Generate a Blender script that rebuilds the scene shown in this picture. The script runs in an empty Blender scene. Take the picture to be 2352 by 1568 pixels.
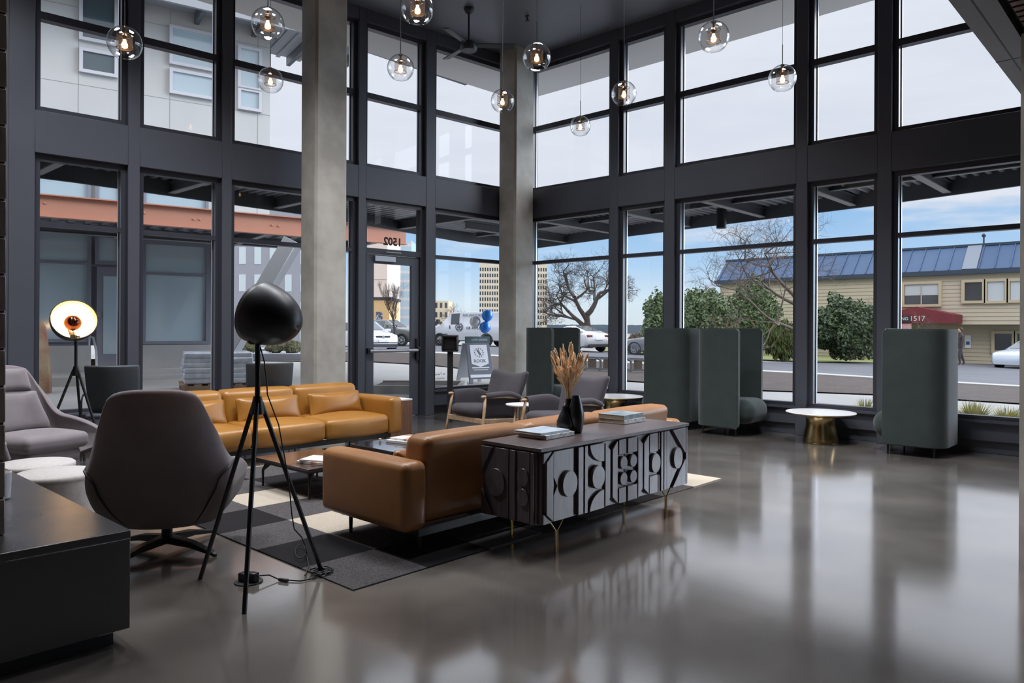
import bpy, bmesh, math, random
from mathutils import Vector, Matrix, Euler, noise
PI = math.pi
SC = bpy.context.scene
COL = SC.collection
random.seed(7)

# ------------------------------------------------------------------ camera, sky, exposure
FPX, CX, CY = 1705.53, 1176.0, 754.94
YAW, ROLL = 0.75044, 0.0048
CAM = Vector((8.832, -9.675, 1.359))
cam_d = bpy.data.cameras.new('camera'); cam = bpy.data.objects.new('camera', cam_d); COL.objects.link(cam)
cam_d.sensor_width = 36.0; cam_d.lens = 36.0 * FPX / 2352.0
cam_d.shift_y = -(784.0 - CY) / 2352.0
cam_d.clip_start = 0.05; cam_d.clip_end = 2000
cam.matrix_world = Matrix.Translation(CAM) @ Matrix.Rotation(YAW, 4, 'Z') @ Matrix.Rotation(PI/2, 4, 'X') @ Matrix.Rotation(ROLL, 4, 'Z')
SC.camera = cam
FW = Vector((-math.sin(YAW), math.cos(YAW), 0)); RT = Vector((math.cos(YAW), math.sin(YAW), 0))

def C(r, g, b):
    f = lambda c: c/12.92 if c <= 0.04045 else ((c+0.055)/1.055)**2.4
    return (f(r/255), f(g/255), f(b/255), 1.0)

SC.view_settings.view_transform = 'Standard'; SC.view_settings.look = 'None'
SC.view_settings.gamma = 1.0; SC.view_settings.use_curve_mapping = False
SC.view_settings.exposure = 0.22
cy = SC.cycles
cy.use_denoising = True
cy.max_bounces = 7; cy.diffuse_bounces = 4; cy.glossy_bounces = 4; cy.transmission_bounces = 4; cy.transparent_max_bounces = 24
cy.caustics_reflective = False; cy.caustics_refractive = False
cy.sample_clamp_indirect = 4.0

W = bpy.data.worlds.new('sky'); SC.world = W; W.use_nodes = True
nt = W.node_tree; nt.nodes.clear()
def N(t, **k):
    n = nt.nodes.new(t)
    for a, b in k.items(): setattr(n, a, b)
    return n
LK = lambda a, b: nt.links.new(a, b)
tc = N('ShaderNodeTexCoord'); sep = N('ShaderNodeSeparateXYZ'); LK(tc.outputs['Generated'], sep.inputs[0])
rmp = N('ShaderNodeValToRGB'); LK(sep.outputs['Z'], rmp.inputs[0])
els = rmp.color_ramp.elements
els[0].position = 0.0; els[0].color = C(206, 214, 220)
els[1].position = 1.0; els[1].color = C(205, 212, 228)
for pos, c in ((0.035, C(205, 221, 233)), (0.085, C(168, 200, 232)), (0.16, C(140, 182, 224)), (0.21, C(150, 189, 228)), (0.3, C(196, 212, 234))):
    e = els.new(pos); e.color = c
mp = N('ShaderNodeMapping'); mp.inputs['Scale'].default_value = (1.6, 1.6, 9.0); LK(tc.outputs['Generated'], mp.inputs[0])
no = N('ShaderNodeTexNoise'); no.inputs['Scale'].default_value = 2.6; no.inputs['Detail'].default_value = 7; no.inputs['Roughness'].default_value = 0.55
LK(mp.outputs[0], no.inputs['Vector'])
mr = N('ShaderNodeMapRange', interpolation_type='SMOOTHSTEP'); LK(sep.outputs['Z'], mr.inputs[0])
mr.inputs[1].default_value = 0.07; mr.inputs[2].default_value = 0.25; mr.inputs[3].default_value = -0.25; mr.inputs[4].default_value = 0.42
ad = N('ShaderNodeMath', operation='ADD'); LK(no.outputs[0], ad.inputs[0]); LK(mr.outputs[0], ad.inputs[1])
mc = N('ShaderNodeMapRange', interpolation_type='SMOOTHSTEP'); LK(ad.outputs[0], mc.inputs[0])
mc.inputs[1].default_value = 0.34; mc.inputs[2].default_value = 0.6
cl = N('ShaderNodeMix', data_type='RGBA'); LK(no.outputs[0], cl.inputs[0]); cl.inputs[6].default_value = C(198, 205, 220); cl.inputs[7].default_value = C(226, 229, 238)
mx = N('ShaderNodeMix', data_type='RGBA'); LK(mc.outputs[0], mx.inputs[0]); LK(rmp.outputs[0], mx.inputs[6]); LK(cl.outputs[2], mx.inputs[7])
# thin overcast: brighter overhead, brightest in unseen patches added to light the room
zb = N('ShaderNodeMapRange', interpolation_type='SMOOTHSTEP'); LK(sep.outputs['Z'], zb.inputs[0])
zb.inputs[1].default_value = 0.44; zb.inputs[2].default_value = 0.62; zb.inputs[3].default_value = 0.0; zb.inputs[4].default_value = 1.0
vd = N('ShaderNodeVectorMath', operation='DOT_PRODUCT'); LK(tc.outputs['Generated'], vd.inputs[0])
SUN = (FW*math.cos(math.radians(44)) + Vector((0,0,math.sin(math.radians(44))))).normalized(); vd.inputs[1].default_value = SUN
sm = N('ShaderNodeMapRange', interpolation_type='SMOOTHSTEP'); LK(vd.outputs['Value'], sm.inputs[0])
sm.inputs[1].default_value = 0.45; sm.inputs[2].default_value = 0.95; sm.inputs[3].default_value = 1.3; sm.inputs[4].default_value = 1.9
ml = N('ShaderNodeMath', operation='MULTIPLY_ADD'); LK(zb.outputs[0], ml.inputs[0]); LK(sm.outputs[0], ml.inputs[1]); ml.inputs[2].default_value = 1.0
vd2 = N('ShaderNodeVectorMath', operation='DOT_PRODUCT'); LK(tc.outputs['Generated'], vd2.inputs[0])
vd2.inputs[1].default_value = Vector((math.cos(math.radians(58)), math.sin(math.radians(58)), .42)).normalized()   # bright patch added out of view at the right to light right-facing sides
sm2 = N('ShaderNodeMapRange', interpolation_type='SMOOTHSTEP'); LK(vd2.outputs['Value'], sm2.inputs[0])
sm2.inputs[1].default_value = 0.80; sm2.inputs[2].default_value = 0.97; sm2.inputs[3].default_value = 0.0; sm2.inputs[4].default_value = 9.0
ad2 = N('ShaderNodeMath', operation='ADD'); LK(ml.outputs[0], ad2.inputs[0]); LK(sm2.outputs[0], ad2.inputs[1])
bg = N('ShaderNodeBackground'); LK(mx.outputs[2], bg.inputs[0]); LK(ad2.outputs[0], bg.inputs[1])
wo = N('ShaderNodeOutputWorld'); LK(bg.outputs[0], wo.inputs[0])
sun_d = bpy.data.lights.new('sun', 'SUN'); sun_d.energy = 0.75; sun_d.angle = math.radians(25); sun_d.color = (1.0, .96, .90)
sun = bpy.data.objects.new('sun', sun_d); COL.objects.link(sun)
sun.rotation_euler = (FW*.72 + RT*.02 - Vector((0,0,.62))).to_track_quat('-Z', 'Y').to_euler()

# ------------------------------------------------------------------ points from the camera survey
def rayd(px, py):
    x, y = px - 1176.0, py - CY
    c, s = math.cos(ROLL), math.sin(ROLL)
    u = x*c + y*s; v = -x*s + y*c
    d = FW + RT*(u/FPX); return Vector((d.x, d.y, -v/FPX)), u/FPX
def at(px, py, D): return CAM + rayd(px, py)[0]*D
def on(px, py, z=0.0):
    d = rayd(px, py)[0]; return CAM + d*((z - CAM.z)/d.z)
GS, UL = 0.028, -1.8
def gz(p): return 0.2 - GS*max(UL, (Vector((p[0], p[1], 0)) - Vector((CAM.x, CAM.y, 0))).dot(RT))
def gr(px, py):
    d, u = rayd(px, py); t = (0.2 - CAM.z)/(d.z + GS*u)
    if t*u < UL: t = (0.2 - GS*UL - CAM.z)/d.z
    return CAM + d*t
def onpl(px, py, P, n):
    d = rayd(px, py)[0]; n = Vector(n); return CAM + d*((Vector(P) - CAM).dot(n)/d.dot(n))

# ------------------------------------------------------------------ mesh helpers
class B:
    def __init__(s, M=None): s.bm = bmesh.new(); s.M = M or Matrix()
    def v(s, p): return s.bm.verts.new(s.M @ Vector(p))
    def f(s, vs):
        try: return s.bm.faces.new(vs)
        except ValueError: return None
    def poly(s, pts): return s.f([s.v(p) for p in pts])
    def box(s, a, b):
        x0, y0, z0 = a; x1, y1, z1 = b
        vs = [s.v(p) for p in ((x0,y0,z0),(x1,y0,z0),(x1,y1,z0),(x0,y1,z0),(x0,y0,z1),(x1,y0,z1),(x1,y1,z1),(x0,y1,z1))]
        for q in ((0,3,2,1),(4,5,6,7),(0,1,5,4),(1,2,6,5),(2,3,7,6),(3,0,4,7)): s.f([vs[i] for i in q])
        return s
    def loft(s, rings, closed=True, cap=True, loop=False):
        R = [[s.v(p) for p in r] for r in rings]; n = len(R[0])
        m = len(R) if loop else len(R)-1
        for i in range(m):
            a, b = R[i], R[(i+1) % len(R)]
            for j in range(n if closed else n-1):
                s.f([a[j], a[(j+1) % n], b[(j+1) % n], b[j]])
        if cap and closed and not loop:
            s.f(R[0][::-1]); s.f(R[-1])
        return s
    def cyl(s, p0, p1, r0, r1=None, n=16, cap=True):
        p0, p1 = Vector(p0), Vector(p1); r1 = r0 if r1 is None else r1
        d = (p1-p0).normalized(); a = d.orthogonal().normalized(); b = d.cross(a)
        rg = lambda p, r: [p + (a*math.cos(t*2*PI/n) + b*math.sin(t*2*PI/n))*r for t in range(n)]
        return s.loft([rg(p0, r0), rg(p1, r1)], cap=cap)
    def tube(s, pts, r, n=8, cap=True):
        P = [Vector(p) for p in pts]; rad = r if isinstance(r, (list, tuple)) else [r]*len(P)
        rings = []; a = None
        for i, p in enumerate(P):
            t = (P[min(i+1, len(P)-1)] - P[max(i-1, 0)])
            if t.length < 1e-9: t = Vector((0,0,1))
            t.normalize()
            if a is None: a = t.orthogonal().normalized()
            else:
                a = a - t*a.dot(t)
                a = t.orthogonal().normalized() if a.length < 1e-6 else a.normalized()
            b = t.cross(a)
            rings.append([p + (a*math.cos(k*2*PI/n) + b*math.sin(k*2*PI/n))*rad[i] for k in range(n)])
        return s.loft(rings, cap=cap)
    def lathe(s, prof, c=(0,0,0), n=32, cap=False, R=None):
        c = Vector(c); R = R or Matrix()
        rings = [[c + (R @ Vector((r*math.cos(k*2*PI/n), r*math.sin(k*2*PI/n), z))) for k in range(n)] for r, z in prof]
        return s.loft(rings, cap=cap)
    def prism(s, pts, d):   # pts: 3-D polygon, extruded along vector d
        d = Vector(d); a = [s.v(p) for p in pts]; b = [s.v(Vector(p)+d) for p in pts]; n = len(a)
        s.f(a[::-1]); s.f(b)
        for i in range(n): s.f([a[i], a[(i+1) % n], b[(i+1) % n], b[i]])
        return s
    def beam(s, p0, p1, w, h, up=(0,0,1)):
        p0, p1 = Vector(p0), Vector(p1); d = (p1-p0).normalized(); up = Vector(up)
        a = d.cross(up); a = a.normalized() if a.length > 1e-6 else d.orthogonal().normalized(); b = a.cross(d)
        rg = lambda p: [p + a*x*w/2 + b*y*h/2 for x, y in ((-1,-1),(1,-1),(1,1),(-1,1))]
        return s.loft([rg(p0), rg(p1)])
    def soft(s, c, h, r, puff=(0,0,0), k=4, m=5, fn=None):
        # rounded box, half sizes h, edge radius r, faces bulging by puff
        c = Vector(c)
        def ax(hh):
            rr = min(r, hh*0.999)
            a = [-hh + rr*(1-math.cos(i/k*PI/2)) if False else -hh + rr*i/k for i in range(k)]
            mid = [(-hh+rr) + (2*(hh-rr))*i/m for i in range(m+1)]
            return a + mid + [-q for q in a[::-1]]
        A = [ax(q) for q in h]; vc = {}
        def pt(i, j, l):
            key = (i, j, l)
            if key in vc: return vc[key]
            p = Vector((A[0][i], A[1][j], A[2][l]))
            rr = [min(r, q*0.999) for q in h]
            inn = Vector([max(-(h[q]-rr[q]), min(h[q]-rr[q], p[q])) for q in range(3)])
            d = p - inn
            if d.length > 1e-9:
                mm = max(abs(d[q])/rr[q] for q in range(3)); e = Vector([d[q]/rr[q] for q in range(3)])
                e = e.normalized()*mm
                p = inn + Vector([e[q]*rr[q] for q in range(3)])
            n = [p[q]/h[q] for q in range(3)]; o = p.copy()
            for q in range(3):
                if puff[q]:
                    a, b = [n[w] for w in range(3) if w != q]
                    o[q] += puff[q]*n[q]*max(0, 1-a*a)*max(0, 1-b*b)
            if fn: o = fn(o)
            vc[key] = s.v(c + o); return vc[key]
        na, nb, ncc = len(A[0])-1, len(A[1])-1, len(A[2])-1
        for l in (0, ncc):
            for i in range(na):
                for j in range(nb): s.f([pt(i,j,l), pt(i+1,j,l), pt(i+1,j+1,l), pt(i,j+1,l)])
        for j in (0, nb):
            for i in range(na):
                for l in range(ncc): s.f([pt(i,j,l), pt(i+1,j,l), pt(i+1,j,l+1), pt(i,j,l+1)])
        for i in (0, na):
            for j in range(nb):
                for l in range(ncc): s.f([pt(i,j,l), pt(i,j+1,l), pt(i,j+1,l+1), pt(i,j,l+1)])
        return s
    def sphere(s, c, r, n=16, m=10, sc=(1,1,1)):
        c = Vector(c)
        rings = []
        for i in range(1, m):
            t = PI*i/m
            rings.append([c + Vector((r*math.sin(t)*math.cos(k*2*PI/n)*sc[0], r*math.sin(t)*math.sin(k*2*PI/n)*sc[1], r*math.cos(t)*sc[2])) for k in range(n)])
        s.loft(rings, cap=True); return s
    def build(s, name, mat, parent=None, smooth=35, bevel=0, seg=2, sub=0, solid=0, kind=None, offset=-1):
        bmesh.ops.recalc_face_normals(s.bm, faces=s.bm.faces[:])
        me = bpy.data.meshes.new(name); s.bm.to_mesh(me); s.bm.free()
        mats = mat if isinstance(mat, (list, tuple)) else [mat]
        for m in mats: me.materials.append(m)
        if smooth:
            me.polygons.foreach_set('use_smooth', [True]*len(me.polygons))
            if smooth < 180: me.set_sharp_from_angle(angle=math.radians(smooth))
        o = bpy.data.objects.new(name, me); COL.objects.link(o)
        if parent: o.parent = parent
        if solid:
            md = o.modifiers.new('thick', 'SOLIDIFY'); md.thickness = solid; md.offset = offset
        if bevel:
            md = o.modifiers.new('bevel', 'BEVEL'); md.width = bevel; md.segments = seg; md.limit_method = 'ANGLE'; md.angle_limit = math.radians(40)
            md.harden_normals = False
        if sub:
            md = o.modifiers.new('sub', 'SUBSURF'); md.levels = sub; md.render_levels = sub
        if kind: o['kind'] = kind
        return o

def tag(o, label=None, cat=None, group=None, kind=None):
    if label: o['label'] = label
    if cat: o['category'] = cat
    if group: o['group'] = group
    if kind: o['kind'] = kind
    return o
def T(name, label, cat, loc=(0,0,0), rz=0, group=None):
    o = bpy.data.objects.new(name, None); COL.objects.link(o); o.empty_display_size = 0.1
    o.location = loc; o.rotation_euler = (0, 0, rz)
    return tag(o, label, cat, group)
def S(name, b, mat, smooth=35, **k): return b.build(name, mat, smooth=smooth, kind='structure', **k)
def dup(root, loc=None, rz=None, label=None):
    kids = [o for o in bpy.data.objects if o.parent]
    def cp(o, par):
        c = o.copy(); COL.objects.link(c)
        if par: c.parent = par
        for ch in [k for k in kids if k.parent == o]: cp(ch, c)
        return c
    r = cp(root, None)
    if loc is not None: r.location = loc
    if rz is not None: r.rotation_euler = (0, 0, rz)
    if label: r['label'] = label
    return r
def text(s, size, mat, parent, M, name='lettering', ext=0.001, align='CENTER', label=None, fat=0):
    cu = bpy.data.curves.new('t', 'FONT'); cu.body = s; cu.size = size; cu.extrude = ext; cu.align_x = align; cu.align_y = 'CENTER'
    cu.resolution_u = 3; cu.offset = fat
    o = bpy.data.objects.new('t', cu); COL.objects.link(o)
    me = bpy.data.meshes.new_from_object(o.evaluated_get(bpy.context.evaluated_depsgraph_get()))
    bpy.data.objects.remove(o); bpy.data.curves.remove(cu)
    me.materials.clear(); me.materials.append(mat)
    r = bpy.data.objects.new(name, me); COL.objects.link(r)
    if parent: r.parent = parent
    r.matrix_local = M
    return r
def frameM(o, x, y):   # matrix with given origin and x / y axes
    x = Vector(x).normalized(); y = Vector(y).normalized(); z = x.cross(y)
    return Matrix(((x.x, y.x, z.x, o[0]), (x.y, y.y, z.y, o[1]), (x.z, y.z, z.z, o[2]), (0,0,0,1)))

# ------------------------------------------------------------------ materials
MT = {}
def mat(name, col, rough=0.5, metal=0.0, bump=None, var=None, spec=0.5, sheen=0, coat=0, emit=None, rvar=None, stretch=None, ior=1.45):
    m = bpy.data.materials.new(name); m.use_nodes = True; t = m.node_tree; b = t.nodes['Principled BSDF']
    if len(col) == 3: col = (*col, 1)
    b.inputs['Base Color'].default_value = col; b.inputs['Roughness'].default_value = rough; b.inputs['Metallic'].default_value = metal
    b.inputs['Specular IOR Level'].default_value = spec
    if sheen: b.inputs['Sheen Weight'].default_value = sheen; b.inputs['Sheen Roughness'].default_value = 0.4
    if coat: b.inputs['Coat Weight'].default_value = coat; b.inputs['Coat Roughness'].default_value = 0.08
    if emit: b.inputs['Emission Color'].default_value = emit[0]; b.inputs['Emission Strength'].default_value = emit[1]
    if bump or var or rvar:
        co = t.nodes.new('ShaderNodeTexCoord'); src = co.outputs['Object']
        if stretch:
            mpp = t.nodes.new('ShaderNodeMapping'); mpp.inputs['Scale'].default_value = stretch; t.links.new(src, mpp.inputs[0]); src = mpp.outputs[0]
    def nz(scale, det=4):
        n = t.nodes.new('ShaderNodeTexNoise'); n.inputs['Scale'].default_value = scale; n.inputs['Detail'].default_value = det
        t.links.new(src, n.inputs['Vector']); return n
    if var:      # (scale, other colour, detail, low, high)
        n = nz(var[0], var[2] if len(var) > 2 else 4); r = t.nodes.new('ShaderNodeMapRange')
        r.inputs[1].default_value = var[3] if len(var) > 3 else 0.3; r.inputs[2].default_value = var[4] if len(var) > 4 else 0.7
        t.links.new(n.outputs[0], r.inputs[0])
        mxx = t.nodes.new('ShaderNodeMix'); mxx.data_type = 'RGBA'; t.links.new(r.outputs[0], mxx.inputs[0])
        mxx.inputs[6].default_value = col; mxx.inputs[7].default_value = var[1] if len(var[1]) == 4 else (*var[1], 1)
        t.links.new(mxx.outputs[2], b.inputs['Base Color'])
    if rvar:     # (scale, lo, hi)
        n = nz(rvar[0], 5); r = t.nodes.new('ShaderNodeMapRange'); r.inputs[1].default_value = 0.3; r.inputs[2].default_value = 0.7
        r.inputs[3].default_value = rvar[1]; r.inputs[4].default_value = rvar[2]; t.links.new(n.outputs[0], r.inputs[0]); t.links.new(r.outputs[0], b.inputs['Roughness'])
    if bump:     # (scale, strength, detail)
        n = nz(bump[0], bump[2] if len(bump) > 2 else 3); bp = t.nodes.new('ShaderNodeBump'); bp.inputs['Strength'].default_value = bump[1]; bp.inputs['Distance'].default_value = 0.01
        t.links.new(n.outputs[0], bp.inputs['Height']); t.links.new(bp.outputs[0], b.inputs['Normal'])
    MT[name] = m; return m
def thin_glass(name, tint, refl=1.0, ior=5.0, rough=0.0, rough0=0.035):
    m = bpy.data.materials.new(name); m.use_nodes = True; t = m.node_tree; t.nodes.clear()
    tr = t.nodes.new('ShaderNodeBsdfTransparent'); tr.inputs[0].default_value = tint
    gl = t.nodes.new('ShaderNodeBsdfGlossy'); gl.inputs['Roughness'].default_value = rough
    lw = t.nodes.new('ShaderNodeLayerWeight'); lw.inputs[0].default_value = 0.5
    pw = t.nodes.new('ShaderNodeMath'); pw.operation = 'POWER'; pw.inputs[1].default_value = ior; t.links.new(lw.outputs['Facing'], pw.inputs[0])
    ml = t.nodes.new('ShaderNodeMath'); ml.operation = 'MULTIPLY_ADD'; ml.inputs[1].default_value = refl; ml.inputs[2].default_value = rough0; ml.use_clamp = True
    t.links.new(pw.outputs[0], ml.inputs[0])
    mx = t.nodes.new('ShaderNodeMixShader'); t.links.new(ml.outputs[0], mx.inputs[0]); t.links.new(tr.outputs[0], mx.inputs[1]); t.links.new(gl.outputs[0], mx.inputs[2])
    o = t.nodes.new('ShaderNodeOutputMaterial'); t.links.new(mx.outputs[0], o.inputs[0])
    MT[name] = m; return m

frame_m = mat('dark_metal_cladding', C(78, 80, 89), 0.42, 0.0, var=(1.2, C(72, 74, 83)))
frame2 = mat('window_frame_metal', C(56, 57, 66), 0.35)
alu = mat('bright_aluminium', C(190, 190, 195), 0.35, 0.9)
ceil_m = mat('ceiling_paint', C(112, 115, 124), 0.38, var=(0.6, C(105, 108, 117)))
soffit_m = mat('soffit_paint', C(120, 121, 128), 0.5)
conc = mat('cast_concrete', C(176, 171, 162), 0.75, bump=(9, 0.25, 8), var=(2.4, C(148, 143, 134), 9, 0.35, 0.65))
floor_m = mat('polished_concrete', C(120, 113, 107), 0.16, var=(1.3, C(90, 85, 81), 12, 0.34, 0.66), rvar=(2.2, 0.08, 0.17), bump=(0.8, 0.05, 2), spec=1.0, coat=1.0)
glass_m = thin_glass('window_glass', (0.985, 0.992, 0.99, 1), 0.4, 5.0, rough0=0.014)
globe_m = thin_glass('clear_globe_glass', (0.985, 0.985, 0.985, 1), 0.85, 3.2, rough0=0.03)
black = mat('black_metal', C(34, 34, 37), 0.38, 0.3)
blackm = mat('matt_black', C(26, 26, 29), 0.5)
brass = mat('brushed_brass', C(182, 158, 112), 0.27, 1.0)
bronze = mat('bronze_mesh', C(120, 88, 56), 0.4, 0.8)
white_m = mat('white_laminate', C(226, 224, 222), 0.3)
leather = mat('cognac_leather', C(158, 109, 66), 0.38, bump=(160, 0.08, 3), var=(3.2, C(142, 95, 54), 6), spec=0.5)
leather_y = mat('honey_leather', C(156, 108, 46), 0.34, bump=(160, 0.07, 3), var=(3.2, C(142, 94, 36), 6), spec=0.5)
fab_grey = mat('grey_wool', C(128, 120, 123), 0.9, bump=(420, 0.3, 2), var=(5, C(116, 108, 111)), sheen=0.25, spec=0.2)
fab_dark = mat('charcoal_wool', C(74, 69, 75), 0.9, bump=(420, 0.3, 2), var=(5, C(66, 61, 67)), sheen=0.25, spec=0.2)
fab_green = mat('green_wool', C(60, 68, 66), 0.9, bump=(420, 0.25, 2), var=(5, C(54, 62, 60)), sheen=0.3, spec=0.2)
fab_pouf = mat('pale_felt', C(186, 180, 177), 0.95, bump=(500, 0.25, 2), sheen=0.2, spec=0.1, var=(40, C(172, 166, 164)))
teal_seat = mat('slate_upholstery', C(64, 70, 76), 0.55, bump=(90, 0.1))
oak = mat('pale_oak', C(186, 158, 128), 0.5, var=(3, C(160, 132, 104), 8), stretch=(12, 12, 1.2))
walnut = mat('brown_walnut', C(124, 88, 66), 0.45, var=(3, C(98, 68, 50), 8), stretch=(14, 14, 1))
wenge = mat('dark_stained_wood', C(98, 89, 93), 0.42, var=(3, C(78, 69, 73), 8), stretch=(14, 14, 1.5), coat=.3)
wenge_top = mat('dark_stained_top', C(92, 80, 80), 0.3, var=(3, C(78, 67, 68), 8), stretch=(14, 1.5, 14))
slat_m = mat('walnut_slats', C(116, 84, 70), 0.5, var=(3, C(94, 68, 56), 6), stretch=(1, 12, 12))
stone_blk = mat('black_honed_stone', C(40, 39, 41), 0.28, var=(2.2, C(50, 48, 49), 9), rvar=(5, 0.26, 0.33), spec=1.0, coat=0.7)
stone_blk.node_tree.nodes['Principled BSDF'].inputs['Coat Roughness'].default_value = 0.26
floor_m.node_tree.nodes['Principled BSDF'].inputs['Coat IOR'].default_value = 2.15
floor_m.node_tree.nodes['Principled BSDF'].inputs['Coat Roughness'].default_value = 0.13
# ------------------------------------------------------------------ the room
AL = -0.08704
ML = Matrix(((math.sin(AL), math.cos(AL), 0, 0), (-math.cos(AL), math.sin(AL), 0, 0), (0,0,1,0), (0,0,0,1)))   # (along, inward, up) -> world, left wall
MR = Matrix(((1,0,0,0), (0,-1,0,0), (0,0,1,0), (0,0,0,1)))                                                       # right wall
ZS, ZM, ZT, ZU, ZUM, ZUT, ZC = 0.418, 2.50, 3.204, 3.79, 4.80, 5.797, 6.04
def LW(s, n, z): return ML @ Vector((s, n, z))

b = B(); b.poly([(-1.6,-13.6,0), (12.2,-13.6,0), (12.2,0.15,0), (-0.15,0.15,0)]); b.poly([(-1.6,-13.6,-.2), (12.2,-13.6,-.2), (12.2,0.15,-.2), (-0.15,0.15,-.2)])
S('floor', b, floor_m)
b = B(); b.box((-1.6,-13.6,ZC), (7.9,0.15,ZC+.25)); S('ceiling', b, ceil_m)
b = B(); b.box((7.84,-13.6,3.1), (8.03,0.0,ZC)); S('trim_1', b, soffit_m)
b = B()
for y in (-9.2, -6.6, -4.02, -1.5): b.box((7.838,y-.004,3.098), (8.03,y+.004,3.101))
b.box((7.925,-13,3.097), (7.932,0,3.1)); S('trim_2', b, blackm)
b = B(); b.box((8.03,-13.6,3.16), (12.2,0.15,3.3)); S('trim_3', b, blackm)
b = B(); y = -12.9
while y < -0.2:
    b.box((8.07,y,3.1), (12.1,y+.055,3.16)); y += .085
S('trim_4', b, slat_m)
b = B(); b.box((-1.6,-13.6,0), (12.2,-13.4,ZC)); S('wall_back', b, mat('back_wall_paint', C(62,62,64), .7))
b = B(); b.box((12.0,-13.6,0), (12.2,0.15,3.3)); S('wall_side', b, MT['back_wall_paint'])

win_no = [0]
def window(M, s0, s1, z0, z1, zm, mt):
    win_no[0] += 1; w = .06
    r = bpy.data.objects.new('window_%d' % win_no[0], None); COL.objects.link(r); r['kind'] = 'structure'
    b = B(M); d = .055
    b.box((s0-w,-d,z0-w), (s0,d,z1+w)); b.box((s1,-d,z0-w), (s1+w,d,z1+w)); b.box((s0,-d,z0-w), (s1,d,z0)); b.box((s0,-d,z1), (s1,d,z1+w))
    b.build('frame', frame2, r)
    b = B(M); b.box((s0,-d,zm-mt/2), (s1,d,zm+mt/2)); b.build('transom_bar', frame2, r)
    b = B(M)
    for sa in (s0, s1-.012):
        b.box((sa,-.052,z0), (sa+.012,-.03,z1))
    b.build('spacer', alu, r)
    for za, zz in ((z0, zm-mt/2), (zm+mt/2, z1)):
        b = B(M); b.box((s0,-.012,za), (s1,-.004,zz)); b.build('pane', glass_m, r, smooth=0)
    return r
LB = [(6.444,7.26), (5.342,6.197), (3.367,5.099), (2.169,3.128), (0.30,1.875)]
RB = [(0.33,1.94), (2.215,2.93), (3.215,4.89), (5.155,5.88), (6.155,7.62)]
RB2 = [(8.1,9.6), (9.9,11.5)]      # the row goes on under the slatted ceiling, behind the near column
for M, bays in ((ML, LB), (MR, RB)):
    for i, (a, c) in enumerate(bays):
        if not (M is ML and i == 3): window(M, a, c, ZS, ZT, ZM, .055)
        window(M, a, c, ZU, ZUT, ZUM, .085)
def wall(M, bays, name, end, post_last):
    b = B(M)
    ed = sorted([q for p in bays for q in p])
    posts = [(0.0, ed[0]-.06)] + [(ed[i]+.06, ed[i+1]-.06) for i in range(1, len(ed)-1, 2)] + [(ed[-1]+.06, post_last)]
    for a, c in posts: b.box((a,-.16,0), (c,.12,ZC))
    b.box((post_last,-.16,0), (end,.12,ZC))
    return b, posts
for a, c in RB2: window(MR, a, c, ZS, 2.96, ZM, .055)
bl, pl = wall(ML, LB, 'l', 13.0, 7.56)
for a, c in [(p[0]-.06, p[1]+.06) for p in LB]:
    bl.box((a,-.16,ZT+.06), (c,.118,ZU-.06)); bl.box((a,-.16,ZUT+.06), (c,.118,ZC))
for i, (a, c) in enumerate([(p[0]-.06, p[1]+.06) for p in LB]):
    if i != 3: bl.box((a,-.16,.14), (c,.10,ZS-.06)); bl.box((a,-.16,0), (c,.02,.14))
S('wall_left', bl, frame_m, bevel=.004, seg=1)
br, pr = wall(MR, RB + RB2, 'r', 12.2, 11.7)
br.box((7.68,-.16,3.1), (12.2,.0,ZC))
for a, c in [(p[0]-.06, p[1]+.06) for p in RB2]: br.box((a,-.16,.14), (c,.06,ZS-.06)); br.box((a,-.16,0), (c,.02,.14)); br.box((a,-.16,3.02), (c,.1,3.1))
for a, c in [(p[0]-.06, p[1]+.06) for p in RB]:
    br.box((a,-.16,ZT+.06), (c,.118,ZU-.06)); br.box((a,-.16,ZUT+.06), (c,.118,ZC))
    br.box((a,-.16,.14), (c,.06,ZS-.06)); br.box((a,-.16,0), (c,.02,.14))
S('wall_right', br, frame_m, bevel=.004, seg=1)
# sill ledges, deeper than the wall below
b = B(ML)
for i in (0, 1, 2, 4): b.box((LB[i][0]-.06,-.05,ZS-.06), (LB[i][1]+.06,.13,ZS-.035))
S('trim_5', b, frame_m)
b = B(MR)
for a, c in RB: b.box((a-.06,-.05,ZS-.075), (c+.06,.10,ZS-.045))
S('trim_6', b, frame_m)

# door in the fourth bay of the left wall
d = bpy.data.objects.new('door_1', None); COL.objects.link(d); d['kind'] = 'structure'
d0, d1 = LB[3]; w = .06
b = B(ML)
b.box((d0-w,-.055,0), (d0,.055,ZT+w)); b.box((d1,-.055,0), (d1+w,.055,ZT+w)); b.box((d0,-.055,ZT), (d1,.055,ZT+w)); b.box((d0,-.055,2.47), (d1,.055,2.55))
b.build('frame', frame2, d)
b = B(ML); b.box((d0,-.012,2.55), (d1,-.004,ZT)); b.build('transom_pane', glass_m, d, smooth=0)
ld0, ld1 = d0+.01, d1-.01
b = B(ML); st = .13
b.box((ld0,-.035,.01), (ld0+st,.025,2.46)); b.box((ld1-st,-.035,.01), (ld1,.025,2.46)); b.box((ld0+st,-.035,2.33), (ld1-st,.025,2.46)); b.box((ld0+st,-.035,.01), (ld1-st,.025,.27))
b.build('door_leaf', frame_m, d)
b = B(ML); b.box((ld0+st,-.012,.27), (ld1-st,-.004,2.33)); b.build('pane', glass_m, d, smooth=0)
b = B(ML); b.cyl((ld0+.05,.085,1.02), (ld1-.03,.085,1.02), .026, n=12); ph = b.build('push_bar', alu, d)
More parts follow.
